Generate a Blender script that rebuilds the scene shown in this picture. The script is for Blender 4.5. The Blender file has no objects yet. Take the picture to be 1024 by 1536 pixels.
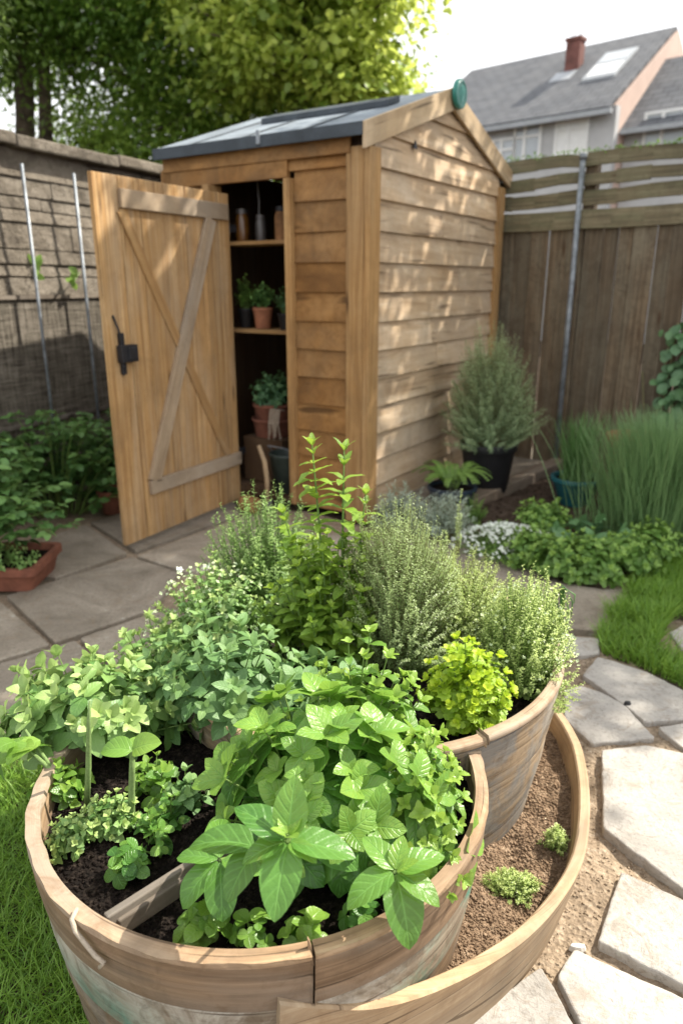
import bpy, math, random
import numpy as np
from mathutils import Vector, Matrix, noise as mnoise
R = math.radians
rng = np.random.default_rng(7)
random.seed(7)
S = bpy.context.scene
COL = S.collection

# ------------------------------------------------------------------ camera maths (pixel of the 1024x1536 photo -> plane point)
F, TH, CH = 1080.0, R(17.6), 1.35
def ray(px, py):
    u = (px-512)/F; v = (768-py)/F
    return (u, math.cos(TH)+v*math.sin(TH), -math.sin(TH)+v*math.cos(TH))
def G(px, py, z=0.0):
    d = ray(px, py); t = (z-CH)/d[2]
    return Vector((d[0]*t, d[1]*t, z))
def D(px, py, Y):
    d = ray(px, py); t = Y/d[1]
    return Vector((d[0]*t, Y, CH+d[2]*t))

# ------------------------------------------------------------------ object helpers
def link(o, parent=None):
    COL.objects.link(o)
    if parent is not None: o.parent = parent
    return o
def tag(o, label=None, cat=None, group=None, kind=None):
    if label: o['label'] = label
    if cat: o['category'] = cat
    if group: o['group'] = group
    if kind: o['kind'] = kind
    return o
def thing(name, label, cat, loc=(0, 0, 0), group=None):
    o = bpy.data.objects.new(name, None); o.empty_display_size = .05
    o.location = loc; link(o)
    return tag(o, label, cat, group)
def origin_of(p):
    v = Vector((0, 0, 0))
    while p is not None:
        v += Vector(p.location); p = p.parent
    return v
def mesh_obj(name, V, Fc, mat, parent=None, uv=None, col=None, smooth=False):
    """V (n,3) world, Fc list of quads array or list of tuples"""
    me = bpy.data.meshes.new(name)
    off = np.array(origin_of(parent)) if parent is not None else np.zeros(3)
    V = np.asarray(V, dtype=np.float64) - off
    if isinstance(Fc, np.ndarray):
        k = Fc.shape[1]; n = len(Fc)
        me.vertices.add(len(V)); me.vertices.foreach_set('co', V.astype(np.float32).ravel())
        me.loops.add(n*k); me.loops.foreach_set('vertex_index', Fc.astype(np.int32).ravel())
        me.polygons.add(n); me.polygons.foreach_set('loop_start', np.arange(0, n*k, k, dtype=np.int32))
        li = Fc.ravel()
    else:
        me.from_pydata([tuple(v) for v in V], [], Fc)
        li = np.array([i for f in Fc for i in f])
    if uv is not None:
        l = me.uv_layers.new(name='UVMap')
        uv = np.asarray(uv, dtype=np.float32)
        if len(uv) == len(V) and len(uv) != len(li): uv = uv[li]
        elif len(uv) == len(V): uv = uv[li]
        l.data.foreach_set('uv', uv.ravel())
    if col is not None:
        c = np.asarray(col, dtype=np.float32)
        a = me.color_attributes.new(name='col', type='FLOAT_COLOR', domain='POINT')
        c4 = np.ones((len(V), 4), dtype=np.float32); c4[:, :c.shape[1]] = c
        a.data.foreach_set('color', c4.ravel())
    me.update(calc_edges=True)
    if smooth: me.polygons.foreach_set('use_smooth', np.ones(len(me.polygons), dtype=bool))
    me.materials.append(mat)
    me.validate()
    o = bpy.data.objects.new(name, me)
    return link(o, parent)

class MB:
    """collects boards, tubes, lathes; every piece has own verts with uv in metres along the grain and a random value"""
    def __init__(s): s.V = []; s.F = []; s.U = []; s.C = []
    def raw(s, V, Fc, U, r=None):
        b = len(s.V); r = random.random() if r is None else r
        s.V += [tuple(v) for v in V]; s.F += [tuple(i+b for i in f) for f in Fc]
        s.U += [tuple(u) for u in U]; s.C += [(r, 0, 0)]*len(V)
    def hexa(s, c, g, r=None, bev=0.0):
        # c: 8 corners, 0-3 bottom ring, 4-7 top ring. separate faces so uv is clean
        c = [Vector(v) for v in c]; g = Vector(g).normalized()
        h = g.orthogonal(); n = g.cross(h)
        r = random.random() if r is None else r
        ou, ov = random.random()*20, random.random()*20
        U = [(p.dot(g)+ou, p.dot(h)+p.dot(n)*.93+ov) for p in c]
        s.raw(c, [(3, 2, 1, 0), (4, 5, 6, 7), (0, 1, 5, 4), (1, 2, 6, 5), (2, 3, 7, 6), (3, 0, 4, 7)], U, r)
    def box(s, ctr, ax, ay, az, g=None, r=None):
        ctr = Vector(ctr); ax = Vector(ax); ay = Vector(ay); az = Vector(az)
        c = [ctr+ax*i+ay*j+az*k for k in (-1, 1) for i, j in ((-1, -1), (1, -1), (1, 1), (-1, 1))]
        if g is None: g = max((ax, ay, az), key=lambda v: v.length)
        s.hexa(c, g, r)
    def bar(s, a, b, w, t, side, r=None):
        # board from a to b, width w along 'side' direction, thickness t perpendicular
        a = Vector(a); b = Vector(b); d = (b-a); side = Vector(side)
        side = (side - d*side.dot(d)/d.length_squared).normalized(); n = d.cross(side).normalized()
        s.box((a+b)/2, d/2, side*w/2, n*t/2, g=d, r=r)
    def tube(s, pts, rad, n=8, cap=True, r=None):
        pts = [Vector(p) for p in pts]; m = len(pts)
        if not hasattr(rad, '__len__'): rad = [rad]*m
        V = []; U = []; L = 0
        prev = None
        for i, p in enumerate(pts):
            d = (pts[min(i+1, m-1)]-pts[max(i-1, 0)]).normalized()
            if prev is None: x = d.orthogonal().normalized()
            else: x = (prev-d*prev.dot(d)).normalized()
            prev = x; y = d.cross(x)
            if i: L += (p-pts[i-1]).length
            for k in range(n):
                a = 2*math.pi*k/n
                V.append(p+(x*math.cos(a)+y*math.sin(a))*rad[i]); U.append((L, rad[i]*a))
        Fc = [(i*n+k, i*n+(k+1) % n, (i+1)*n+(k+1) % n, (i+1)*n+k) for i in range(m-1) for k in range(n)]
        if cap: Fc += [tuple(reversed(range(n))), tuple(range((m-1)*n, m*n))]
        s.raw(V, Fc, U, r)
    def lathe(s, ctr, prof, n=32, r=None, wob=0):
        ctr = Vector(ctr); V = []; U = []; m = len(prof)
        for i, (rr, z) in enumerate(prof):
            for k in range(n):
                a = 2*math.pi*k/n; q = rr*(1+wob*math.sin(3*a+1))
                V.append(ctr+Vector((q*math.cos(a), q*math.sin(a), z))); U.append((a*rr, z+i*.01))
        Fc = [(i*n+k, i*n+(k+1) % n, (i+1)*n+(k+1) % n, (i+1)*n+k) for i in range(m-1) for k in range(n)]
        s.raw(V, Fc, U, r)
    def build(s, name, mat, parent=None, smooth=False, bevel=0.0, autosmooth=False):
        o = mesh_obj(name, np.array(s.V), s.F, mat, parent, uv=np.array([s.U[i] for f in s.F for i in f]), col=np.array(s.C), smooth=smooth)
        if bevel > 0:
            b = o.modifiers.new('bevel', 'BEVEL'); b.width = bevel; b.segments = 2; b.limit_method = 'ANGLE'; b.angle_limit = R(40)
        return o

# ------------------------------------------------------------------ materials
class NT:
    def __init__(s, name):
        s.m = bpy.data.materials.new(name); s.m.use_nodes = True; s.t = s.m.node_tree; s.t.nodes.clear()
        s.out = s.n('ShaderNodeOutputMaterial')
    def n(s, t, **k):
        o = s.t.nodes.new(t)
        for a, b in k.items():
            if a.startswith('i_'):
                o.inputs[a[2:].replace('_', ' ')].default_value = b
            else: setattr(o, a, b)
        return o
    def l(s, a, b): s.t.links.new(a, b)
    def noise(s, vec, scale, detail=4, rough=.6, dist=0):
        o = s.n('ShaderNodeTexNoise'); o.inputs['Scale'].default_value = scale; o.inputs['Detail'].default_value = detail
        o.inputs['Roughness'].default_value = rough; o.inputs['Distortion'].default_value = dist
        if vec is not None: s.l(vec, o.inputs['Vector'])
        return o.outputs['Fac']
    def ramp(s, fac, stops):
        o = s.n('ShaderNodeValToRGB'); e = o.color_ramp.elements
        while len(e) < len(stops): e.new(.5)
        for i, (p, c) in enumerate(stops):
            e[i].position = p; e[i].color = (c, c, c, 1) if not hasattr(c, '__len__') else (*c, 1)
        s.l(fac, o.inputs[0]); return o.outputs[0]
    def mix(s, fac, a, b, mode='MIX'):
        o = s.n('ShaderNodeMix', data_type='RGBA', blend_type=mode)
        for v, i in ((fac, 0), (a, 6), (b, 7)):
            if hasattr(v, 'is_linked') or hasattr(v, 'links'): s.l(v, o.inputs[i])
            elif i == 0: o.inputs[0].default_value = v
            else: o.inputs[i].default_value = (*v, 1) if len(v) == 3 else v
        return o.outputs[2]
    def math(s, op, a, b=None, c=None):
        o = s.n('ShaderNodeMath', operation=op)
        for i, v in enumerate((a, b, c)):
            if v is None: continue
            if hasattr(v, 'links'): s.l(v, o.inputs[i])
            else: o.inputs[i].default_value = v
        return o.outputs[0]
    def attr(s):
        a = s.n('ShaderNodeAttribute', attribute_name='col'); sp = s.n('ShaderNodeSeparateColor')
        s.l(a.outputs['Color'], sp.inputs[0]); return sp.outputs
    def bump(s, h, strength=.3, dist=.01, nrm=None):
        b = s.n('ShaderNodeBump'); b.inputs['Strength'].default_value = strength; b.inputs['Distance'].default_value = dist
        s.l(h, b.inputs['Height'])
        if nrm is not None: s.l(nrm, b.inputs['Normal'])
        return b.outputs[0]
    def princ(s, col, rough=.7, nrm=None, spec=.4, metal=0.0):
        p = s.n('ShaderNodeBsdfPrincipled')
        if hasattr(col, 'links'): s.l(col, p.inputs['Base Color'])
        else: p.inputs['Base Color'].default_value = (*col, 1)
        if hasattr(rough, 'links'): s.l(rough, p.inputs['Roughness'])
        else: p.inputs['Roughness'].default_value = rough
        p.inputs['Specular IOR Level'].default_value = spec; p.inputs['Metallic'].default_value = metal
        if nrm is not None: s.l(nrm, p.inputs['Normal'])
        return p.outputs[0]
    def done(s, sh): s.l(sh, s.out.inputs[0]); return s.m

def wood(name, c_lo, c_mid, c_hi, grey=(.30, .27, .23), grey_amt=.3, rough=.75, knots=True, gs=(1.6, 42), var=.35, bump=.35, dirt=.25, knot_col=(.07, .035, .015), crack=.75):
    t = NT(name); uv = t.n('ShaderNodeUVMap').outputs[0]; at = t.attr()
    mp = t.n('ShaderNodeMapping'); mp.inputs['Scale'].default_value = (gs[0], gs[1], 1); t.l(uv, mp.inputs[0])
    cmb = t.n('ShaderNodeCombineXYZ'); t.l(t.math('MULTIPLY', at[0], 37.0), cmb.inputs[2]); t.l(t.math('MULTIPLY', at[0], 11.0), cmb.inputs[0])
    ad = t.n('ShaderNodeVectorMath', operation='ADD'); t.l(mp.outputs[0], ad.inputs[0]); t.l(cmb.outputs[0], ad.inputs[1])
    g = t.noise(ad.outputs[0], 1.0, 5, .62, .6)
    fine = t.noise(ad.outputs[0], 4.0, 3, .6, .2)
    mp2 = t.n('ShaderNodeMapping'); mp2.inputs['Scale'].default_value = (1.1, 4.0, 1); t.l(uv, mp2.inputs[0])
    ad2 = t.n('ShaderNodeVectorMath', operation='ADD'); t.l(mp2.outputs[0], ad2.inputs[0]); t.l(cmb.outputs[0], ad2.inputs[1])
    big = t.noise(ad2.outputs[0], 1.3, 4, .6, .4)
    c = t.ramp(g, [(.30, c_lo), (.5, c_mid), (.68, c_hi)])
    c = t.mix(t.ramp(fine, [(.35, .0), (.7, .30)]), c, c_lo)
    c = t.mix(t.math('MULTIPLY', t.ramp(big, [(.42, 0.0), (.66, 1.0)]), grey_amt), c, grey)
    # per board brightness
    hs = t.n('ShaderNodeHueSaturation'); t.l(c, hs.inputs['Color'])
    t.l(t.math('MULTIPLY_ADD', at[0], var, 1-var*.5), hs.inputs['Value']); c = hs.outputs[0]
    if knots:
        mk = t.n('ShaderNodeMapping'); mk.inputs['Scale'].default_value = (1.7, 6.5, 1); t.l(uv, mk.inputs[0])
        ak = t.n('ShaderNodeVectorMath', operation='ADD'); t.l(mk.outputs[0], ak.inputs[0]); t.l(cmb.outputs[0], ak.inputs[1])
        vo = t.n('ShaderNodeTexVoronoi'); vo.inputs['Scale'].default_value = 1.0; t.l(ak.outputs[0], vo.inputs['Vector'])
        vo.inputs['Randomness'].default_value = 1.0
        d = t.math('MULTIPLY_ADD', g, .10, t.math('SUBTRACT', vo.outputs['Distance'], .05))
        c = t.mix(t.ramp(d, [(.045, .85), (.13, 0.0)]), c, knot_col)
    geo = t.n('ShaderNodeNewGeometry')
    dn = t.noise(geo.outputs['Position'], 3.2, 5, .65, .5)
    c = t.mix(t.math('MULTIPLY', t.ramp(dn, [(.5, 0.0), (.72, 1.0)]), dirt), c, (.055, .042, .03))
    d2 = t.noise(geo.outputs['Position'], 17, 6, .72, .8)
    c = t.mix(t.math('MULTIPLY', t.ramp(d2, [(.47, 0.0), (.66, 1.0)]), min(.6, dirt)), c, c_lo)
    mc = t.n('ShaderNodeMapping'); mc.inputs['Scale'].default_value = (gs[0]*1.1, gs[1]*2.6, 1); t.l(uv, mc.inputs[0])
    ac = t.n('ShaderNodeVectorMath', operation='ADD'); t.l(mc.outputs[0], ac.inputs[0]); t.l(cmb.outputs[0], ac.inputs[1])
    ck = t.ramp(t.noise(ac.outputs[0], 1.0, 2, .5, .1), [(.30, 1.0), (.36, 0.0)])
    c = t.mix(t.math('MULTIPLY', ck, crack), c, tuple(x*.35 for x in c_lo))
    h = t.math('SUBTRACT', t.math('ADD', t.math('MULTIPLY', g, .7), t.math('MULTIPLY', t.math('ADD', fine, d2), .5)), ck)
    return t.done(t.princ(c, rough, t.bump(h, bump, .004), .3))

def leafmat(name, dark, light, young=(.30, .42, .05), back=None, rough=.42, trans=.35, vein=.25, spec=.5, nveins=7.0, pucker=.35, patch=.3):
    t = NT(name); at = t.attr(); uv = t.n('ShaderNodeUVMap').outputs[0]
    sx = t.n('ShaderNodeSeparateXYZ'); t.l(uv, sx.inputs[0]); u = sx.outputs[0]; v = sx.outputs[1]
    av = t.math('ABSOLUTE', v)
    geo = t.n('ShaderNodeNewGeometry')
    c = t.mix(at[0], dark, light)
    c = t.mix(at[1], c, young)
    nz = t.noise(geo.outputs['Position'], 70, 4, .65)
    c = t.mix(t.math('MULTIPLY', t.ramp(nz, [(.4, 0.0), (.7, 1.0)]), patch), c, light)
    if patch > 0:
        bz = t.noise(geo.outputs['Position'], 31, 4, .7); c = t.mix(t.math('MULTIPLY', t.ramp(bz, [(.66, 0.0), (.74, 1.0)]), .45), c, (.24, .22, .06))
    # veins
    ph = t.math('SUBTRACT', t.math('MULTIPLY', u, nveins), t.math('MULTIPLY', av, 1.6))
    fr = t.math('PINGPONG', ph, .5)
    side = t.ramp(fr, [(.0, 1.0), (.20, 0.0)])
    mid = t.ramp(av, [(.02, 1.0), (.09, 0.0)])
    ve = t.math('MAXIMUM', t.math('MULTIPLY', side, .55), mid)
    if vein > 0: c = t.mix(t.math('MULTIPLY', ve, vein), c, tuple(min(1, x*1.8+.06) for x in light))
    if pucker > 0:
        h = t.math('SUBTRACT', t.math('MULTIPLY', nz, 1.1), t.math('MULTIPLY', ve, .7))
        nrm = t.bump(h, pucker, .0025)
    else: nrm = None
    p = t.princ(c, rough, nrm, spec)
    tr = t.n('ShaderNodeBsdfTranslucent')
    tc = t.mix(.5, c, young); t.l(tc, tr.inputs[0])
    if nrm is not None: t.l(nrm, tr.inputs[1])
    ms = t.n('ShaderNodeMixShader'); ms.inputs[0].default_value = trans; t.l(p, ms.inputs[1]); t.l(tr.outputs[0], ms.inputs[2])
    return t.done(ms.outputs[0])

def plain(name, col, rough=.6, var=.15, scale=8, bump=.1, spec=.4, metal=0, dist=.004, dark=None):
    t = NT(name); geo = t.n('ShaderNodeNewGeometry')
    n1 = t.noise(geo.outputs['Position'], scale, 5, .65, .3)
    d = dark or tuple(x*(1-var*2) for x in col)
    c = t.mix(t.ramp(n1, [(.35, 1.0), (.65, 0.0)]), col, d)
    n2 = t.noise(geo.outputs['Position'], scale*9, 3, .6)
    return t.done(t.princ(c, rough, t.bump(n2, bump, dist), spec, metal))

def soilmat(name, a, b, c3, scale=60):
    t = NT(name); geo = t.n('ShaderNodeNewGeometry'); at = t.attr()
    n1 = t.noise(geo.outputs['Position'], scale, 6, .75); n2 = t.noise(geo.outputs['Position'], 4, 4, .6)
    vo = t.n('ShaderNodeTexVoronoi'); vo.inputs['Scale'].default_value = scale*2.2; t.l(geo.outputs['Position'], vo.inputs['Vector'])
    c = t.ramp(n1, [(.3, a), (.52, b), (.74, c3)])
    c = t.mix(t.math('MULTIPLY', t.ramp(n2, [(.4, 0.0), (.7, 1.0)]), .4), c, a)
    c = t.mix(t.math('MULTIPLY', at[0], .5), c, b)
    h = t.math('ADD', n1, t.math('MULTIPLY', vo.outputs['Distance'], .8))
    return t.done(t.princ(c, .95, t.bump(h, .9, .008), .15))

def stonemat(name, a, b, c3):
    t = NT(name); geo = t.n('ShaderNodeNewGeometry'); at = t.attr()
    n1 = t.noise(geo.outputs['Position'], 2.6, 8, .72, .9); n2 = t.noise(geo.outputs['Position'], 75, 6, .75); n3 = t.noise(geo.outputs['Position'], 10, 7, .7, 1.6); n4 = t.noise(geo.outputs['Position'], 4.5, 4, .6, 2.2)
    c = t.ramp(n1, [(.33, a), (.5, b), (.66, c3)])
    c = t.mix(t.math('MULTIPLY', t.ramp(n2, [(.50, 0.0), (.68, 1.0)]), .5), c, tuple(x*.45 for x in a))
    c = t.mix(t.math('MULTIPLY', t.ramp(n3, [(.54, 0.0), (.62, 1.0)]), .38), c, (.25, .19, .13))
    c = t.mix(t.math('MULTIPLY', t.ramp(n4, [(.492, 0.0), (.5, 1.0), (.508, 0.0)]), .35), c, (.16, .13, .10))
    vo = t.n('ShaderNodeTexVoronoi'); vo.inputs['Scale'].default_value = 26; t.l(geo.outputs['Position'], vo.inputs['Vector'])
    lich = t.math('MULTIPLY', t.ramp(vo.outputs['Distance'], [(.14, 1.0), (.24, 0.0)]), t.ramp(n1, [(.52, 0.0), (.6, 1.0)]))
    c = t.mix(t.math('MULTIPLY', lich, .5), c, (.50, .50, .42))
    hs = t.n('ShaderNodeHueSaturation'); t.l(c, hs.inputs['Color']); t.l(t.math('MULTIPLY_ADD', at[0], .3, .85), hs.inputs['Value'])
    h = t.math('ADD', t.math('MULTIPLY', n2, .5), t.math('MULTIPLY', n3, 1.4))
    return t.done(t.princ(hs.outputs[0], .85, t.bump(h, .7, .009), .2))

M = {}
M['front'] = wood('shaded_honey_boards', (.17, .08, .024), (.32, .16, .05), (.46, .25, .09), grey=(.22, .15, .08), grey_amt=.5, dirt=.5)  # honey wood with the shade of the front face put into its colour
M['side'] = wood('sunlit_tan_boards', (.38, .25, .14), (.58, .42, .265), (.72, .57, .40), grey=(.52, .43, .33), grey_amt=.55, dirt=.3, var=.3)  # paler boards for the gable, its sunlight partly put into the colour
M['post'] = wood('post_wood', (.26, .14, .05), (.40, .23, .09), (.52, .33, .15), grey=(.3, .22, .13), grey_amt=.3, knots=True)
M['barge'] = wood('barge_wood', (.40, .28, .16), (.52, .38, .23), (.60, .46, .30), grey=(.38, .32, .24), grey_amt=.4)
M['door'] = wood('door_boards', (.27, .145, .055), (.43, .255, .105), (.56, .37, .18), grey=(.36, .28, .19), grey_amt=.5, var=.4, gs=(1.4, 30))
M['batten'] = wood('weathered_batten', (.20, .14, .085), (.34, .25, .16), (.45, .345, .235), grey=(.31, .27, .22), grey_amt=.6, knots=False)
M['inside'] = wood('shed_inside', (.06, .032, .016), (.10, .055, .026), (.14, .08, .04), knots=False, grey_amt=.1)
M['fence'] = wood('fence_boards', (.075, .053, .032), (.145, .105, .065), (.22, .165, .105), grey=(.18, .165, .12), grey_amt=.6, var=.5, dirt=.5)
M['rail'] = wood('mossy_rail', (.10, .085, .05), (.18, .15, .09), (.27, .235, .15), grey=(.15, .16, .09), grey_amt=.6, var=.3, dirt=.45)
M['ringwood'] = wood('ring_wood', (.28, .18, .10), (.44, .31, .18), (.58, .44, .28), grey=(.30, .245, .18), grey_amt=.7, knots=True, gs=(1.6, 46), var=.1, dirt=.5)
M['barrel'] = wood('barrel_wood', (.15, .095, .055), (.28, .185, .11), (.40, .28, .175), grey=(.22, .19, .155), grey_amt=.8, knots=True, gs=(1.8, 44), var=.25, dirt=.65)
M['rim'] = wood('rim_wood', (.20, .125, .07), (.36, .235, .135), (.52, .37, .23), grey=(.33, .28, .22), grey_amt=.7, knots=True, gs=(2.4, 55), var=.1, dirt=.65)
M['sleeper'] = wood('sleeper_wood', (.13, .09, .06), (.20, .145, .10), (.28, .21, .15), grey_amt=.5, knots=False)
M['old'] = wood('divider_wood', (.08, .065, .05), (.17, .14, .11), (.27, .23, .185), grey=(.22, .21, .19), grey_amt=.6, knots=False, gs=(3, 60), dirt=.5)

def bandmat(name, base, streak, paint, pamt):
    t = NT(name); uv = t.n('ShaderNodeUVMap').outputs[0]
    mp = t.n('ShaderNodeMapping'); mp.inputs['Scale'].default_value = (2.6, 55, 1); t.l(uv, mp.inputs[0])
    g = t.noise(mp.outputs[0], 1.0, 6, .65, .5); geo = t.n('ShaderNodeNewGeometry')
    b = t.noise(geo.outputs['Position'], 7, 5, .7, .6); b2 = t.noise(geo.outputs['Position'], 2.0, 3, .5, .2)
    c = t.mix(t.ramp(g, [(.35, 0.0), (.65, 1.0)]), base, streak)
    c = t.mix(t.math('MULTIPLY', t.ramp(b, [(.44, 1.0), (.58, 0.0)]), pamt), c, t.mix(t.ramp(b2, [(.45, 0.0), (.58, 1.0)]), paint, (.46, .42, .35)))
    mc = t.n('ShaderNodeMapping'); mc.inputs['Scale'].default_value = (2.4, 110, 1); t.l(uv, mc.inputs[0])
    ck = t.ramp(t.noise(mc.outputs[0], 1.0, 2, .5, .1), [(.31, 1.0), (.37, 0.0)]); c = t.mix(t.math('MULTIPLY', ck, .7), c, (.05, .035, .025))
    b3 = t.noise(geo.outputs['Position'], 21, 6, .75, .8); c = t.mix(t.math('MULTIPLY', t.ramp(b3, [(.48, 0.0), (.66, 1.0)]), .55), c, (.10, .07, .045))
    return t.done(t.princ(c, .75, t.bump(t.math('SUBTRACT', t.math('ADD', g, t.math('MULTIPLY', b, .5)), ck), .5, .004), .3))
M['band'] = bandmat('painted_band_wood', (.17, .13, .09), (.33, .28, .21), (.09, .22, .16), 1.0)
M['bandlow'] = bandmat('stained_band_wood', (.13, .085, .05), (.28, .195, .12), (.22, .21, .19), .5)
M['bandup'] = bandmat('streaked_barrel_wood', (.19, .135, .08), (.40, .30, .195), (.17, .18, .18), .7)

M['soil'] = soilmat('potting_soil', (.003, .0025, .002), (.013, .009, .007), (.085, .065, .05))
M['soil2'] = soilmat('ring_soil', (.10, .065, .04), (.27, .185, .12), (.52, .40, .28), 60)
M['bed'] = soilmat('bed_soil', (.03, .02, .013), (.08, .055, .04), (.17, .13, .10), 30)
M['sand'] = soilmat('sandy_ground', (.17, .13, .09), (.33, .255, .18), (.52, .43, .33), 38)
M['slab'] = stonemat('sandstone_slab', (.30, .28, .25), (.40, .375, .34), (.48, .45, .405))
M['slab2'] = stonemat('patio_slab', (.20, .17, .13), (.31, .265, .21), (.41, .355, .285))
M['terra'] = plain('terracotta', (.42, .17, .09), .8, .2, 12, .15)
M['terra2'] = plain('terracotta_dark', (.27, .10, .06), .85, .25, 9, .2)
M['blackpot'] = plain('black_plastic', (.018, .018, .02), .5, .15, 9, .05)
M['bluepot'] = plain('slate_blue_glaze', (.03, .045, .07), .35, .2, 9, .05)
M['teal'] = plain('teal_glaze', (.02, .13, .15), .3, .2, 14, .05)
M['liner'] = plain('black_liner', (.02, .022, .025), .45, .2, 30, 1.0, dist=.02)
M['iron'] = plain('black_iron', (.02, .02, .024), .45, .2, 25, .3)
M['galv'] = plain('galvanised_steel', (.30, .33, .36), .5, .25, 14, .1, metal=.4)
M['felt'] = plain('roof_felt', (.25, .29, .33), .75, .2, 6, .4)
M['felt2'] = plain('roof_felt_edge', (.06, .075, .09), .7, .2, 6, .3)
M['stem'] = plain('green_stem', (.16, .26, .06), .6, .2, 40, .1)
M['stemw'] = plain('woody_stem', (.23, .22, .10), .8, .2, 40, .2)
M['fuzz'] = plain('pale_fuzzy_stem', (.24, .36, .12), .8, .15, 200, .8, dist=.002)
M['bark'] = plain('bark', (.20, .15, .105), .9, .3, 9, 1.0, dist=.03)
M['white'] = plain('white_paint', (.78, .78, .76), .6, .05)
M['cord'] = plain('jute_cord', (.50, .42, .32), .9, .15, 60, .5)
M['cream'] = plain('cream_bract', (.55, .66, .38), .6, .1, 50, 0)
M['flower'] = plain('white_petal', (.70, .74, .66), .6, .05, 50, 0)
M['glass'] = plain('dark_glass', (.06, .07, .08), .15, .1, 3, 0, spec=.8)
M['emblem'] = plain('green_enamel', (.03, .22, .18), .35, .15, 30, .1)
M['emblem2'] = plain('pale_enamel', (.18, .42, .38), .35, .1, 30, .1)
M['jar'] = plain('amber_jar', (.20, .085, .02), .2, .2, 9, .02, spec=.7)
M['tin'] = plain('grey_tin', (.13, .12, .115), .4, .2, 12, .1, metal=.4)
M['bucket'] = plain('green_grey_bucket', (.05, .07, .06), .5, .2, 9, .05)
M['handle'] = plain('pale_ash_handle', (.45, .32, .19), .6, .15, 12, .1)
M['log'] = plain('cut_log', (.35, .17, .07), .8, .25, 9, .3)
M['render'] = plain('hazed_grey_render', (.50, .50, .50), .9, .08, 2, .1)  # wall grey paled to paint in the haze of distance
M['pinkwall'] = plain('hazed_pink_render', (.58, .43, .36), .9, .08, 1.5, .1)  # pink wall paled too, distance haze mixed into its colour
M['brick'] = plain('hazed_red_brick', (.20, .085, .07), .9, .2, 6, .3)  # brick red toned down so the colour carries distance haze
M['lead'] = plain('lead_flashing', (.38, .40, .42), .6, .1, 5, .1)
M['pebble'] = plain('pale_pebble', (.62, .60, .56), .7, .1, 30, .2)

def slatemat():
    t = NT('slate_roof'); uv = t.n('ShaderNodeUVMap').outputs[0]
    br = t.n('ShaderNodeTexBrick'); t.l(uv, br.inputs['Vector']); br.inputs['Scale'].default_value = 1.0
    br.inputs['Color1'].default_value = (.085, .09, .10, 1); br.inputs['Color2'].default_value = (.12, .125, .135, 1); br.inputs['Mortar'].default_value = (.04, .042, .048, 1)
    br.inputs['Brick Width'].default_value = .32; br.inputs['Row Height'].default_value = .22; br.inputs['Mortar Size'].default_value = .014
    n = t.noise(uv, 1.2, 5, .6); c = t.mix(t.math('MULTIPLY', t.ramp(n, [(.4, 0.0), (.7, 1.0)]), .4), br.outputs[0], (.17, .17, .17))
    return t.done(t.princ(c, .7, t.bump(br.outputs[1], .5, .03), .3))
M['slate'] = slatemat()
def wallmat():
    t = NT('weathered_stone'); geo = t.n('ShaderNodeNewGeometry'); at = t.attr()
    n1 = t.noise(geo.outputs['Position'], 3.5, 7, .72, 1.0); n2 = t.noise(geo.outputs['Position'], 30, 5, .7, .3)
    c = t.ramp(n1, [(.32, (.05, .042, .034)), (.5, (.16, .138, .11)), (.68, (.29, .255, .21))])
    c = t.mix(t.math('MULTIPLY', t.ramp(n2, [(.5, 0.0), (.7, 1.0)]), .5), c, (.04, .034, .028))
    c = t.mix(t.math('MULTIPLY', at[0], .3), c, (.32, .27, .21))
    return t.done(t.princ(c, .95, t.bump(t.math('ADD', n1, n2), .9, .02), .15))
M['wall'] = wallmat()
def reedmat():
    t = NT('reed_screen'); geo = t.n('ShaderNodeNewGeometry')
    mp = t.n('ShaderNodeMapping'); mp.inputs['Scale'].default_value = (60, 60, 5); t.l(geo.outputs['Position'], mp.inputs[0])
    n1 = t.noise(mp.outputs[0], 1, 4, .7, .3); n2 = t.noise(geo.outputs['Position'], 5, 5, .7, .6)
    mp3 = t.n('ShaderNodeMapping'); mp3.inputs['Scale'].default_value = (5, 5, 70); t.l(geo.outputs['Position'], mp3.inputs[0])
    n3 = t.noise(mp3.outputs[0], 1, 4, .7, .3)
    c = t.ramp(t.math('MULTIPLY', t.math('ADD', n1, n3), .5), [(.38, (.05, .042, .034)), (.5, (.15, .13, .105)), (.64, (.27, .24, .20))])
    c = t.mix(t.math('MULTIPLY', t.ramp(n2, [(.4, 0.0), (.7, 1.0)]), .45), c, (.06, .055, .04))
    return t.done(t.princ(c, .95, t.bump(t.math('ADD', n1, n3), .8, .01), .15))
M['reed'] = reedmat()

# leaves
L = {}
L['basil'] = leafmat('basil_leaf', (.035, .125, .022), (.13, .31, .055), (.34, .52, .08), rough=.33, trans=.42, vein=.38, nveins=5.5, pucker=.6, spec=.5, patch=.5)
L['mint'] = leafmat('mint_leaf', (.075, .19, .025), (.17, .33, .055), (.36, .52, .08), rough=.32, trans=.38, vein=.2, nveins=6, pucker=.4)
L['sage'] = leafmat('sage_leaf', (.07, .165, .05), (.16, .30, .10), (.30, .45, .14), rough=.5, trans=.28, vein=.22, nveins=6, pucker=.45)
L['oreg'] = leafmat('oregano_leaf', (.085, .20, .05), (.21, .37, .10), (.46, .58, .20), rough=.45, trans=.3, vein=.1, pucker=.3)
L['balm'] = leafmat('balm_leaf', (.085, .19, .025), (.18, .34, .05), (.42, .56, .07), rough=.36, trans=.42, vein=.25, pucker=.5)
L['thyme'] = leafmat('thyme_leaf', (.15, .24, .085), (.36, .48, .20), (.52, .64, .28), rough=.4, trans=.48, vein=0, pucker=0)
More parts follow.
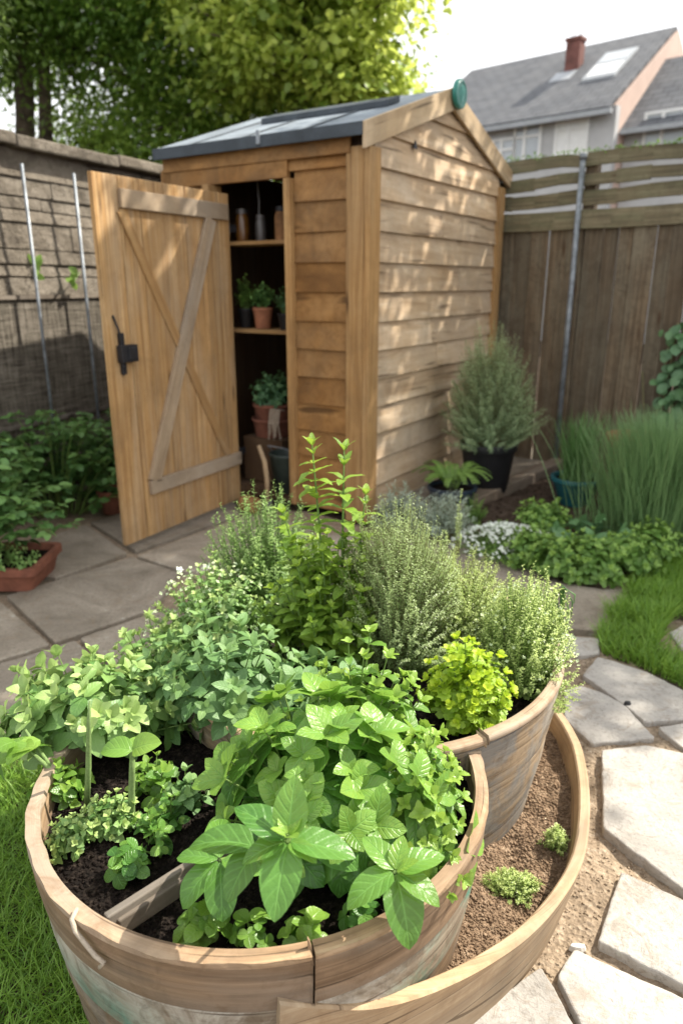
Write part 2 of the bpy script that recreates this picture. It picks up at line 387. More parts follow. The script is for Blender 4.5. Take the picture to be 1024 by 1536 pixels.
L['thyme2'] = leafmat('thyme_leaf_bright', (.16, .28, .06), (.34, .48, .13), (.54, .64, .22), rough=.4, trans=.35, vein=0, pucker=0)
L['pars'] = leafmat('parsley_leaf', (.10, .24, .02), (.30, .50, .035), (.58, .70, .05), rough=.4, trans=.42, vein=.2, pucker=.4)
L['rose'] = leafmat('rosemary_needle', (.15, .25, .12), (.34, .47, .26), (.50, .63, .33), rough=.45, trans=.38, vein=0, pucker=0)
L['silver'] = leafmat('silver_leaf', (.18, .27, .19), (.38, .46, .37), (.52, .60, .48), rough=.6, trans=.25, vein=0, pucker=0)
L['dark'] = leafmat('raspberry_leaf', (.045, .12, .03), (.10, .22, .055), (.2, .36, .08), rough=.42, trans=.28, vein=.25, pucker=.6)
L['bed'] = leafmat('bed_leaf', (.08, .18, .035), (.17, .32, .06), (.32, .48, .10), rough=.45, trans=.3, vein=.15, pucker=.4)
L['ivy'] = leafmat('climber_leaf', (.05, .13, .06), (.11, .23, .10), (.18, .34, .13), rough=.4, trans=.25, vein=.25, pucker=.4)
L['grass'] = leafmat('grass_blade', (.07, .18, .02), (.17, .34, .035), (.34, .50, .07), rough=.5, trans=.35, vein=0, pucker=0)
L['orn'] = leafmat('ornamental_blade', (.09, .20, .07), (.20, .35, .14), (.34, .48, .21), rough=.45, trans=.3, vein=0, pucker=0)
L['chive'] = leafmat('chive_blade', (.07, .18, .05), (.15, .31, .09), (.20, .34, .12), rough=.45, trans=.3, vein=0, pucker=0)
L['tree1'] = leafmat('evergreen_leaf', (.055, .13, .03), (.17, .32, .07), (.40, .54, .10), rough=.32, trans=.6, vein=0, pucker=0)
L['tree2'] = leafmat('maple_leaf', (.10, .21, .035), (.30, .43, .075), (.66, .72, .16), rough=.35, trans=.55, vein=.1, pucker=0)
L['tree3'] = leafmat('conifer_leaf', (.07, .13, .04), (.15, .24, .075), (.28, .38, .10), rough=.5, trans=.45, vein=0, pucker=0)

# ------------------------------------------------------------------ vectorised leaves
PROF = {
 'ovate': lambda s: np.sin(np.pi*np.clip(s, 0, 1)**.74)**.68,
 'round': lambda s: np.sin(np.pi*np.clip(s, 0, 1)**.95)**.6,
 'lance': lambda s: np.sin(np.pi*np.clip(s, 0, 1)**.7)**1.1,
 'needle': lambda s: np.clip(1-s**3, .12, 1)*.9,
}
class LB:
    def __init__(s): s.p = []; s.d = []; s.n = []; s.L = []; s.W = []; s.c = []; s.f = []; s.y = []; s.r = []
    def add(s, p, d, n, L_, W_, curl=.5, fold=.2, young=0., rnd=None):
        s.p.append(tuple(p)); s.d.append(tuple(d)); s.n.append(tuple(n)); s.L.append(L_); s.W.append(W_); s.c.append(curl); s.f.append(fold); s.y.append(young)
        s.r.append(random.random() if rnd is None else rnd)
    def addn(s, P, Dv, Nv, L_, W_, curl, fold, young):
        k = len(P)
        s.p += list(map(tuple, P)); s.d += list(map(tuple, Dv)); s.n += list(map(tuple, Nv))
        for a, b in ((s.L, L_), (s.W, W_), (s.c, curl), (s.f, fold), (s.y, young)): a += list(np.broadcast_to(b, k))
        s.r += list(rng.random(k))
    def build(s, name, mat, parent, nl=4, na=2, prof='ovate', serr=0.0, wave=0.0, zlift=None):
        P = np.array(s.p); d = np.array(s.d); n = np.array(s.n); k = len(P)
        d /= np.linalg.norm(d, axis=1, keepdims=True)+1e-9
        sd = np.cross(n, d); sd /= np.linalg.norm(sd, axis=1, keepdims=True)+1e-9
        n = np.cross(d, sd)
        Ln = np.array(s.L)[:, None]; W = np.array(s.W)[:, None]; cu = np.array(s.c)[:, None]; fo = np.array(s.f)[:, None]
        ss = np.linspace(0, 1, nl+1); tt = np.linspace(-1, 1, na+1)
        w = PROF[prof](ss); w[0] = max(w[0], .06); w[-1] = .03 if prof != 'needle' else .25
        if serr: w = w*(1+serr*np.where(np.arange(nl+1) % 2, 1, -1)); w[0] = .06; w[-1] = .03
        SS, TT = np.meshgrid(ss, tt, indexing='ij'); SS = SS.ravel()[None]; TT = TT.ravel()[None]; WW = np.repeat(w, na+1)[None]
        cu = np.where(np.abs(cu) < 1e-3, 1e-3, cu)
        ang = cu*SS; X = Ln*np.sin(ang)/cu; Z = -Ln*(1-np.cos(ang))/cu
        Yy = W*.5*WW*TT
        zz = np.abs(Yy)*fo
        if wave:
            ph = rng.random((k, 1))*6.28; zz = zz+wave*Ln*np.sin(SS*11+ph)*np.abs(TT)*WW*.5
        X = X+zz*np.sin(ang); Z = Z+zz*np.cos(ang)
        V = P[:, None, :]+X[..., None]*d[:, None, :]+Yy[..., None]*sd[:, None, :]+Z[..., None]*n[:, None, :]
        nv = (nl+1)*(na+1)
        fq = np.array([(i*(na+1)+j, (i+1)*(na+1)+j, (i+1)*(na+1)+j+1, i*(na+1)+j+1) for i in range(nl) for j in range(na)])
        Fc = (fq[None]+(np.arange(k)*nv)[:, None, None]).reshape(-1, 4)
        uv = np.tile(np.stack([SS[0], TT[0]], 1), (k, 1))
        col = np.stack([np.repeat(np.array(s.r), nv), np.repeat(np.array(s.y), nv), np.zeros(k*nv)], 1)
        return mesh_obj(name, V.reshape(-1, 3), Fc, mat, parent, uv=uv, col=col, smooth=True)

def bez(a, b, c, s): return a*(1-s)**2+b*2*s*(1-s)+c*s*s
def unit(v): return v/(np.linalg.norm(v)+1e-9)

def mound(lb, mb, ctr, rx, ry, H, n, base_r=.3, nodes=6, s0=.35, k=2, Ls=.05, asp=.6, elev=25, droop=.6, fold=.25, tip=4, tips=.55,
          young_tip=.8, stem_r=.0022, zmin=.15, upright=.5, rmin=0, jitter=.25, young_base=0, tmax=1.0, spiral=False, tipflat=25):
    """stems fan out of a crown to a dome; opposite leaf pairs along each stem, rosette on the tip"""
    ctr = np.array(ctr, float); w1, w2, w3 = (random.uniform(0, 6.28) for _ in range(3)); H0 = H
    for i in range(n):
        ph = i*2.39996+random.uniform(-.3, .3); q = math.sqrt((i+.5)/n)*tmax; q = max(q, rmin)
        q *= random.uniform(.82, 1.08)*(1+.10*math.sin(2*ph+w1)+.08*math.sin(3*ph+w2)); H = H0*(1+.14*math.sin(ph+w3)*q+.10*math.sin(5*ph+w1))
        e = np.array([math.cos(ph), math.sin(ph), 0])
        tipp = ctr+np.array([e[0]*rx*q, e[1]*ry*q, H*max(zmin, math.sqrt(max(0, 1-min(q, 1)**2)))*random.uniform(.78, 1.08)])
        b = ctr+np.array([e[0]*rx*q*base_r, e[1]*ry*q*base_r, 0])
        c = b*(1-.5)+tipp*.5; c = c*(1-upright)+np.array([b[0]*.8+tipp[0]*.2, b[1]*.8+tipp[1]*.2, tipp[2]*.8+b[2]*.2])*upright
        pts = [bez(b, c, tipp, s) for s in np.linspace(0, 1, 6)]
        if mb is not None: mb.tube(pts, [stem_r*(1.25-.75*j/5) for j in range(6)], 5, cap=False)
        r0 = random.uniform(0, 6.28)
        for j, s in enumerate(np.linspace(s0, 1, nodes)):
            s = min(1, s+random.uniform(-.3, .3)/nodes) if j < nodes-1 else 1
            p = bez(b, c, tipp, s); ax = unit(bez(b, c, tipp, min(1, s+.02))-bez(b, c, tipp, s-.02))
            x = unit(np.cross(ax, [0.3, .2, 1.0]) if abs(ax[2]) < .95 else np.cross(ax, [1, 0, 0])); y = np.cross(ax, x)
            last = (j == nodes-1)
            kk = tip if last else k
            fr = j/max(1, nodes-1)
            size = Ls*(tips if last else (.8+.5*math.sin(math.pi*min(1, fr*1.0+.1))*.8-.25*fr))*random.uniform(1-jitter, 1+jitter)
            for m in range(kk):
                an = r0+(j*(2.4 if spiral else math.pi/2))+m*2*math.pi/kk+random.uniform(-.25, .25)
                rad = x*math.cos(an)+y*math.sin(an)
                el = R(random.gauss((elev+tipflat) if last else elev, 12))
                dd = rad*math.cos(el)+ax*math.sin(el)
                nn = -rad*math.sin(el)+ax*math.cos(el)
                nn = nn+np.array([0, 0, .35])
                sz = size*(random.uniform(.7, 1.1))
                lb.add(p, dd, nn, sz, sz*asp*random.uniform(.88, 1.1), random.gauss(droop, .25)*(.6 if last else 1), random.gauss(fold, .1),
                       min(1, max(0, (young_tip if last else young_base+.25*young_tip*fr)+random.uniform(-.2, .15))))

def needle_bush(lb, mb, ctr, rx, ry, H, n, per, Ls, asp, elev=35, upright=.6, s0=.25, young=.2, stem_r=.0012, zmin=.2, wob=.02, base_r=.45, htop=(.8, 1.12)):
    """many fine upright twigs densely set with tiny leaves (thyme, rosemary)"""
    ctr = np.array(ctr, float); w1, w2, w3 = (random.uniform(0, 6.28) for _ in range(3)); H0 = H
    for i in range(n):
        ph = i*2.39996+random.uniform(-.3, .3); q = math.sqrt((i+.5)/n)*random.uniform(.80, 1.10)*(1+.09*math.sin(2*ph+w1)+.07*math.sin(3*ph+w2)); H = H0*(1+.14*math.sin(ph+w3)*q+.12*math.sin(5*ph+w1))
        e = np.array([math.cos(ph), math.sin(ph), 0])
        tp = ctr+np.array([e[0]*rx*q, e[1]*ry*q, H*max(zmin, (max(0, 1-min(q, 1)**2.4))**.5)*random.uniform(*htop)])
        b = ctr+np.array([e[0]*rx*q*base_r, e[1]*ry*q*base_r, 0])
        c = np.array([b[0]*.65+tp[0]*.35, b[1]*.65+tp[1]*.35, tp[2]*.7+b[2]*.3])
        c += rng.normal(0, wob, 3)
        if mb is not None: mb.tube([bez(b, c, tp, s) for s in (0, .33, .66, 1)], [stem_r*1.4, stem_r*1.2, stem_r, stem_r*.6], 4, cap=False)
        s = np.linspace(s0, 1, per)+rng.normal(0, .01, per); s = np.clip(s, 0, 1)[:, None]
        P = b*(1-s)**2+c*2*s*(1-s)+tp*s*s
        ax = unit(tp-b); x = unit(np.cross(ax, [1, .1, 0])); y = np.cross(ax, x)
        an = (np.arange(per)*2.4+rng.random(per)*.8)[:, None]; rad = x*np.cos(an)+y*np.sin(an)
        el = np.radians(rng.normal(elev, 14, per))[:, None]
        Dv = rad*np.cos(el)+ax*np.sin(el); Nv = -rad*np.sin(el)+ax*np.cos(el)
        sz = Ls*rng.uniform(.7, 1.2, per)*(1.1-.45*s[:, 0])
        lb.addn(P, Dv, Nv, sz, sz*asp, rng.normal(.3, .2, per), .15, np.clip(young*(.2+s[:, 0]**3)+rng.uniform(-.1, .15, per), 0, 1))

def flowers(name, pts, r, parent, mat=None, petals=4):
    V = []; Fc = []; 
    for p in pts:
        n = unit(rng.normal(0, .5, 3)+np.array([0, -.3, 1.0])); x = unit(np.cross(n, [1, .3, 0])); y = np.cross(n, x); o = random.random()*3
        for k in range(petals):
            a = o+k*2*math.pi/petals; d = x*math.cos(a)+y*math.sin(a); t = np.cross(n, d); rr = r*random.uniform(.8, 1.2)
            b = len(V); V += [p, p+d*rr*.6+t*rr*.38+n*rr*.15, p+d*rr+n*rr*.2, p+d*rr*.6-t*rr*.38+n*rr*.15]; Fc.append((b, b+1, b+2, b+3))
    o = mesh_obj(name, np.array(V), np.array(Fc), mat or M['flower'], parent, smooth=False); o['kind'] = 'stuff'; return o

def blades(name, P, H, W, lean, mat, parent=None, seg=4, droop=.9, young=None, az=None):
    k = len(P); P = np.asarray(P); H = np.broadcast_to(H, k); W = np.broadcast_to(W, k); lean = np.broadcast_to(lean, k)
    az = rng.random(k)*2*np.pi if az is None else az
    e = np.stack([np.cos(az), np.sin(az), np.zeros(k)], 1); sd = np.stack([-np.sin(az), np.cos(az), np.zeros(k)], 1)
    tw = rng.normal(0, .6, k); sd = sd*np.cos(tw)[:, None]+e*np.sin(tw)[:, None]
    ss = np.linspace(0, 1, seg+1)
    th = lean[:, None]+(rng.uniform(.3, 1.3, k)*droop)[:, None]*ss[None]   # angle from vertical
    dz = np.cos(th)*(H/seg)[:, None]; dx = np.sin(th)*(H/seg)[:, None]
    z = np.concatenate([np.zeros((k, 1)), np.cumsum(dz[:, 1:], 1)], 1); x = np.concatenate([np.zeros((k, 1)), np.cumsum(dx[:, 1:], 1)], 1)
    ww = np.sqrt(1-ss*.97)*.5
    C = P[:, None]+x[..., None]*e[:, None]+z[..., None]*np.array([0, 0, 1.])
    A = C-(W[:, None]*ww)[..., None]*sd[:, None]; B = C+(W[:, None]*ww)[..., None]*sd[:, None]
    V = np.stack([A, B], 2).reshape(-1, 3); nv = 2*(seg+1)
    fq = np.array([(2*i, 2*i+1, 2*i+3, 2*i+2) for i in range(seg)]); Fc = (fq[None]+(np.arange(k)*nv)[:, None, None]).reshape(-1, 4)
    uv = np.tile(np.array([(s, t) for s in ss for t in (-1, 1)]), (k, 1))
    y = rng.random(k)*.5 if young is None else young
    col = np.stack([np.repeat(rng.random(k), nv), np.repeat(y, nv), np.zeros(k*nv)], 1)
    return mesh_obj(name, V, Fc, mat, parent, uv=uv, col=col, smooth=True)

def crumbs(n, sampler, rmin, rmax):
    """small irregular clods (octahedra) as V,F arrays"""
    o = np.array([(1, 0, 0), (0, 1, 0), (-1, 0, 0), (0, -1, 0), (0, 0, 1), (0, 0, -1)], float)
    f = np.array([(0, 1, 4), (1, 2, 4), (2, 3, 4), (3, 0, 4), (1, 0, 5), (2, 1, 5), (3, 2, 5), (0, 3, 5)])
    P = np.array([sampler() for _ in range(n)]); r = rmin+(rmax-rmin)*rng.random(n)**3
    V = P[:, None]+o[None]*rng.uniform(.6, 1.3, (n, 6, 1))*r[:, None, None]*np.array([1, 1, .7])
    Fc = (f[None]+(np.arange(n)*6)[:, None, None]).reshape(-1, 3)
    return V.reshape(-1, 3), Fc, np.repeat(rng.random(n), 6)

def height(x, y, a=.012, s=9): return a*(mnoise.noise((x*s, y*s, 1.3))+.5*mnoise.noise((x*s*3, y*s*3, 5.1)))

def soil_patch(name, inside, bbox, z, mat, parent, step=.012, ncr=2500, cr=(.0015, .006), amp=.012, kind=None, zf=None):
    x0, y0, x1, y1 = bbox; nx = int((x1-x0)/step)+1; ny = int((y1-y0)/step)+1
    zf = zf or (lambda x, y: z)
    idx = {}; V = []; Fc = []
    def vid(i, j):
        if (i, j) not in idx:
            x = x0+i*step; y = y0+j*step; idx[(i, j)] = len(V); V.append((x, y, zf(x, y)+height(x, y, amp)))
        return idx[(i, j)]
    for i in range(nx):
        for j in range(ny):
            if inside(x0+(i+.5)*step, y0+(j+.5)*step): Fc.append((vid(i, j), vid(i+1, j), vid(i+1, j+1), vid(i, j+1)))
    V = np.array(V); tri = []
    for a, b, c, d in Fc: tri += [(a, b, c), (a, c, d)]
    tri = np.array(tri)
    def samp():
        while True:
            x = random.uniform(x0, x1); y = random.uniform(y0, y1)
            if inside(x, y): return (x, y, zf(x, y)+height(x, y, amp)+.001)
    CV, CF, CC = crumbs(ncr, samp, *cr)
    col = np.zeros((len(V)+len(CV), 3)); col[len(V):, 0] = CC
    o = mesh_obj(name, np.vstack([V, CV]), np.vstack([tri, CF+len(V)]), mat, parent, col=col)
    if kind: o['kind'] = kind
    return o

def inpoly(poly):
    poly = [(p[0], p[1]) for p in poly]
    def f(x, y):
        c = False; j = len(poly)-1
        for i in range(len(poly)):
            xi, yi = poly[i]; xj, yj = poly[j]
            if (yi > y) != (yj > y) and x < (xj-xi)*(y-yi)/(yj-yi)+xi: c = not c
            j = i
        return c
    return f

# ------------------------------------------------------------------ ground
def sheet(name, poly, z, mat, kind='structure'):
    o = mesh_obj(name, np.array([(p[0], p[1], z) for p in poly]), [tuple(range(len(poly)))], mat); o['kind'] = kind; return o
g = sheet('ground', [(-200, -30), (200, -30), (200, 300), (-200, 300)], -.02, M['bed'])
# sandy joint bed that the paving is laid in
sand_poly = [(-2.6, 1.55), (-.45, 1.3), (-.3, .2), (2.4, .2), (2.4, 2.0), (1.6, 2.9), (1.0, 3.55), (.2, 3.95), (-.2, 4.3), (-2.2, 4.6)]
near = [p for p in sand_poly]
soil_patch('sandy_path', inpoly([(-.25, .55), (1.6, .55), (1.6, 2.6), (.55, 2.6), (-.1, 2.2)]), (-.25, .55, 1.6, 2.6), .0, M['sand'], None, step=.012, ncr=22000, cr=(.0012, .006), amp=.010, kind='structure')
sheet('path_bed', sand_poly, -.013, M['sand'])

# flagstones ---------------------------------------------------------
def slab(px, label, mat, z=.018, group='flagstones of the garden path', th=.035):
    P = [G(x, y, z) for x, y in px]
    c = sum(P, Vector())/len(P)
    ring = []
    for i, p in enumerate(P):
        q = P[(i+1) % len(P)]; p0 = P[i-1]
        # cut the corner a little, then a slightly uneven edge
        a = p.lerp(p0, min(.18, .005/(p-p0).length)); b = p.lerp(q, min(.18, .005/(p-q).length))
        ring += [a, b]
        m = max(1, int((b-p0.lerp(p, 0)).length*0+(q-p).length/.02))
        for k in range(1, m):
            w = b.lerp(q, k/m)
            if (w-q).length < .02: break
            e = (q-p).normalized(); ring.append(w+Vector((-e.y, e.x, 0))*(mnoise.noise((w.x*23, w.y*23, 2))*.003+mnoise.noise((w.x*70, w.y*70, 6))*.003))
    n = len(ring)
    rt = thing('flagstone', label, 'flagstone', (c.x, c.y, 0), group)
    r = random.random(); V = []; 
    levels = [(1.0, z-th), (1.0, z-.004), (.9965, z-.0012), (.990, z)]
    for sc, zz in levels:
        for p in ring:
            d = p-c; l = d.length; V.append((c.x+d.x*(l-(1-sc)*.5)/l, c.y+d.y*(l-(1-sc)*.5)/l, zz))
    Fc = []
    for k in range(len(levels)-1):
        for i in range(n): Fc.append((k*n+i, k*n+(i+1) % n, (k+1)*n+(i+1) % n, (k+1)*n+i))
    Fc.append(tuple(range((len(levels)-1)*n, len(levels)*n)))
    bpy.data.objects.remove(rt)
    loc = Vector((c.x, c.y, 0)); V = [(v[0]-c.x, v[1]-c.y, v[2]) for v in V]
    o = mesh_obj('flagstone', np.array(V), Fc, mat, None, col=np.full((len(V), 3), r)); o.location = loc
    tag(o, label, 'flagstone', group)
    return o
slab([(846, 1034), (870, 1028), (900, 1037), (935, 1056), (982, 1106), (887, 1115), (845, 1076)], 'five-sided grey flagstone directly right of the barrel where the pale thyme overhangs', M['slab'])
slab([(873, 1012), (895, 985), (917, 990), (971, 1008), (1045, 1045), (1075, 1075), (966, 1082), (945, 1064), (905, 1034)], 'long grey flagstone along the near edge of the grass verge', M['slab'], .020)
slab([(986, 1090), (1060, 1078), (1100, 1100), (1100, 1160), (1030, 1128)], 'small flagstone corner at the right edge between the long stone and the large one', M['slab'])
slab([(902, 1124), (968, 1117), (1035, 1131), (1100, 1165), (1100, 1375), (1024, 1333), (904, 1241)], 'largest flagstone, half in dappled shade, at the right edge', M['slab'], .026, th=.05)
slab([(931, 1306), (1110, 1388), (1110, 1520), (1024, 1477), (896, 1411)], 'sunlit flagstone just below the largest one, right of the white pebble', M['slab'], .024, th=.05)
slab([(861, 1422), (1024, 1496), (1110, 1545), (1040, 1700), (930, 1660), (835, 1464)], 'sunlit flagstone at the bottom right, below the white pebble', M['slab'], .024, th=.05)
slab([(811, 1449), (880, 1570), (920, 1700), (560, 1700), (664, 1556)], 'flagstone at the bottom edge, half in the shadow of the low curved ring', M['slab'], .020)
slab([(858, 954), (897, 957), (899, 979), (870, 983), (840, 975)], 'smallest flagstone, between the barrel thyme and the grass verge', M['slab'], .016)
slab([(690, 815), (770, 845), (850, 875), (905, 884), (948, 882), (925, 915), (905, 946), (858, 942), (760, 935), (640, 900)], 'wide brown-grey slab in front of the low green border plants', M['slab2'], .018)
slab([(1003, 948), (1060, 918), (1100, 950), (1090, 1000), (1040, 998)], 'flagstone beyond the grass verge at the right edge', M['slab'], .016)
pg = 'slabs of the patio by the shed'
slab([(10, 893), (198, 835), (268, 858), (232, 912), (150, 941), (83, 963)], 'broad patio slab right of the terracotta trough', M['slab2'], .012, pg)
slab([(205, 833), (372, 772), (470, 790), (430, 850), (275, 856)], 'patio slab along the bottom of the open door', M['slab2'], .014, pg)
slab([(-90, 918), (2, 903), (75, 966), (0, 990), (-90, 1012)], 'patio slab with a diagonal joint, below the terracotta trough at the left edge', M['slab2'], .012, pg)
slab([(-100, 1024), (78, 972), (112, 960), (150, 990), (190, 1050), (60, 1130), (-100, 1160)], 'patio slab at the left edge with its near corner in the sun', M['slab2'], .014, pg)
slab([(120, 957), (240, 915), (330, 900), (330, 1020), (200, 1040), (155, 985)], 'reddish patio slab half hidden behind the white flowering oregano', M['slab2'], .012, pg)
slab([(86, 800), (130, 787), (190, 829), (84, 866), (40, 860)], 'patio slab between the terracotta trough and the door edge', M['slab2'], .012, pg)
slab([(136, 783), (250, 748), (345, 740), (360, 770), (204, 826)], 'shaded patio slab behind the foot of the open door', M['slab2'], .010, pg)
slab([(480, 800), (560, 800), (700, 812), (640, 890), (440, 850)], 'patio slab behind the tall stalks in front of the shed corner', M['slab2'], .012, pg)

pb = MB()
c0 = G(866, 1413, .02)
V = []; 
pts = [(-.020, -.002), (-.008, -.009), (.006, -.011), (.018, -.004), (.021, .006), (.006, .009), (-.012, .008)]
pb.raw([(c0.x+x, c0.y+y, .0) for x, y in pts]+[(c0.x+x*.8, c0.y+y*.8, .012+.003*math.sin(i)) for i, (x, y) in enumerate(pts)],
       [tuple(range(7, 14))]+[(i, (i+1) % 7, 7+(i+1) % 7, 7+i) for i in range(7)], [(0, 0)]*14)
tag(pb.build('pebble', M['pebble'], bevel=.002), 'white stone chip lying at the tip of the bottom right flagstone', 'stone')
pb = MB(); c0 = G(940, 1056, .02)
pb.raw([(c0.x+x*.7, c0.y+y*.9, .018) for x, y in pts]+[(c0.x+x*.5, c0.y+y*.6, .030) for x, y in pts], [tuple(range(7, 14))]+[(i, (i+1) % 7, 7+(i+1) % 7, 7+i) for i in range(7)], [(0, 0)]*14)
tag(pb.build('pebble', M['iron'], bevel=.002), 'small dark stone in the joint between two grey flagstones', 'stone')

# bed, verge, lawn ------------------------------------------------------
bedpoly = [G(*p) for p in [(640, 790), (700, 812), (760, 842), (830, 870), (900, 882), (955, 880), (1100, 800), (1200, 730), (1100, 690), (900, 690), (830, 690), (670, 765)]]
soil_patch('garden_bed', inpoly(bedpoly), (.3, 3.2, 3.6, 5.6), .03, M['bed'], None, step=.05, ncr=5000, cr=(.004, .018), amp=.03, kind='structure')
padpoly = [G(*p) for p in [(600, 800), (672, 768), (835, 697), (800, 680), (740, 680), (600, 740)]]
sheet('concrete_pad', [(p.x, p.y) for p in padpoly], .05, M['slab2'])
mb = MB(); a = G(668, 772, .05); b = G(840, 697, .05)
mb.bar(a, b, .10, .11, (0, 0, 1)); tag(mb.build('timber_sleeper', M['sleeper'], bevel=.008), 'old timber sleeper edging the bed beside the black pot', 'edging')

vpoly = [(p.x, p.y) for p in [G(*q) for q in [(893, 958), (925, 905), (955, 872), (1024, 815), (1130, 775), (1200, 900), (1075, 925), (1005, 928), (985, 975), (1024, 1000), (1110, 1020), (1110, 1075), (1024, 1037), (960, 1003), (905, 985)]]]
inv = inpoly(vpoly); xs = [p[0] for p in vpoly]; ys = [p[1] for p in vpoly]
def sample(ins, n, bb, zf=lambda x, y: 0):
    out = []
    while len(out) < n:
        x = random.uniform(bb[0], bb[2]); y = random.uniform(bb[1], bb[3])
        if ins(x, y): out.append((x, y, zf(x, y)))
    return np.array(out)
P = sample(inv, 16000, (min(xs), min(ys), max(xs), max(ys)), lambda x, y: .0)
hh = .05+.06*np.array([max(0, mnoise.noise((p[0]*5, p[1]*5, 0))+.5) for p in P])
tag(blades('grass', P, hh*rng.uniform(.7, 1.4, len(P)), .0042, rng.uniform(0, .5, len(P)), L['grass']), 'uncut green grass verge between the flagstones and the bed', 'grass', kind='stuff')
sheet('verge_soil', vpoly, .003, M['bed'])
lp = [(-3, -.3), (-.15, -.3), (-.15, 1.0), (-.6, 1.7), (-1.2, 1.85), (-3, 2.2)]
sheet('lawn_soil', lp, -.006, M['bed'])
inl = inpoly(lp)
def lawn_in(x, y): return inl(x, y) and (x+.155)**2+(y-1.222)**2 > .38**2 and (x < -.35)
P = sample(lawn_in, 26000, (-1.35, .55, -.35, 2.0))
tag(blades('lawn_grass', P, rng.uniform(.035, .085, len(P)), .0032, rng.uniform(0, .7, len(P)), L['grass'], droop=1.2), 'shaded green lawn at the foot of the barrel planter', 'lawn', kind='stuff')

# ------------------------------------------------------------------ shed
C0 = Vector((.13, 4.08, 0)); A = Vector((.543, .84, 0)).normalized(); B = Vector((-.84, .543, 0)).normalized(); Z = Vector((0, 0, 1))
SW, SD = 1.85, 1.42; EZ, RZ = 2.09, 2.40
shed = thing('garden_shed', 'small wooden shed with horizontal boards, open door and grey felt roof', 'shed', C0)
nF = -A; nS = -B    # outward normals of front and gable side
def fp(s, z, o=0.): return C0+B*s+Z*z+nF*o       # point on front wall, o outward
def sp(t, z, o=0.): return C0+A*t+Z*z+nS*o       # on gable side
BH = .158
def feather(mb, pf, s0, s1, z0, h, th=.030, tk=.008, sa=None):
    g_ = (pf(1, z0)-pf(0, z0))
    sag = random.uniform(-.002, .002)
    a0, a1, b0, b1 = (s0, s1, s0, s1) if sa is None else sa
    if b1-b0 < 0: return
    mb.hexa([pf(a0, z0+sag, 0), pf(a1, z0-sag, 0), pf(a1, z0-sag, th), pf(a0, z0+sag, th),
             pf(b0, z0+h+sag, 0), pf(b1, z0+h-sag, 0), pf(b1, z0+h-sag, tk), pf(b0, z0+h+sag, tk)], g_)
OP0, OP1, OPZ = .50, 1.02, 1.90
mb = MB()
z = .04
while z < EZ:
    h = min(BH+.006, EZ+.03-z)
    if z > OPZ-.02: feather(mb, fp, .09, SD, z, h)
    else:
        feather(mb, fp, .09, OP0-.045, z, h, th=.024); feather(mb, fp, OP1+.05, SD, z, h)
    z += BH
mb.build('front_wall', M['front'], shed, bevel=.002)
mb = MB(); z = .04; mid = SW/2
def gl(zz): # half width available at height
    return SW/2-.055 if zz <= EZ else max(0, (RZ+.03-zz)/(RZ-EZ)*(SW/2)-.03)
while z < RZ-.02:
    h = min(BH+.006, RZ-z)
    w0 = min(gl(z), SW/2-.055); w1 = min(gl(z+h), SW/2-.055)
    # butt joints here and there
    if random.random() < .4 and z < EZ-.2:
        j = random.uniform(-.5, .5)
        feather(mb, sp, 0, 0, z, h, sa=(mid-w0, mid+j-.001, mid-w1, mid+j-.001)); feather(mb, sp, 0, 0, z, h, sa=(mid+j+.002, mid+w0, mid+j+.002, mid+w1))
        mb_last = None
    else: feather(mb, sp, mid-w0, mid+w0, z, h, sa=(mid-w0, mid+w0, mid-w1, mid+w1))
    z += BH
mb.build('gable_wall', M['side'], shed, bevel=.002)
# feather() with s0==s1 grain: fixed below by explicit axis
# back walls (inside lining)
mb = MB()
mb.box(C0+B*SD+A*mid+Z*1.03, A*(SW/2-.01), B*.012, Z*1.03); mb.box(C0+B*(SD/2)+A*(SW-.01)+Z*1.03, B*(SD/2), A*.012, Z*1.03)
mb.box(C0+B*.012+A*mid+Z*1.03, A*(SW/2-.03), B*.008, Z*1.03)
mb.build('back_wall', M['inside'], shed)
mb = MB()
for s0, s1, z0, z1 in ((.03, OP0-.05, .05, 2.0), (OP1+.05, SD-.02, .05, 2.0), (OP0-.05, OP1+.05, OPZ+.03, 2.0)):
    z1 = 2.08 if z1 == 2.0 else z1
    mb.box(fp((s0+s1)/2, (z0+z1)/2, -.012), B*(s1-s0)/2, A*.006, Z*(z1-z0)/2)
mb.box(C0+A*mid+B*(SD/2)+Z*2.07, A*(SW/2-.02), B*(SD/2-.02), Z*.008)  # flat ceiling sheet added under the roof to stop a light leak
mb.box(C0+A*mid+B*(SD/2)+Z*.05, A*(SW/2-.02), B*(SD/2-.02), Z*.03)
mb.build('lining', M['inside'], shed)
# corner posts
mb = MB()
mb.box(fp(.043, 1.01, .030), B*.054, A*.018, Z*1.01, g=Z, r=.5); mb.box(sp(.010, 1.01, .030), A*.058, B*.018, Z*1.008, g=Z, r=.7)
mb.build('corner_post', M['post'], shed, bevel=.004)
mb = MB(); mb.box(sp(SW-.045, 1.0, .030), A*.045, B*.018, Z*1.0, g=Z); mb.build('corner_post', M['post'], shed, bevel=.004)
mb = MB(); mb.box(fp(SD-.03, 1.0, .030), B*.04, A*.016, Z*1.0, g=Z); mb.build('corner_post', M['post'], shed, bevel=.004)
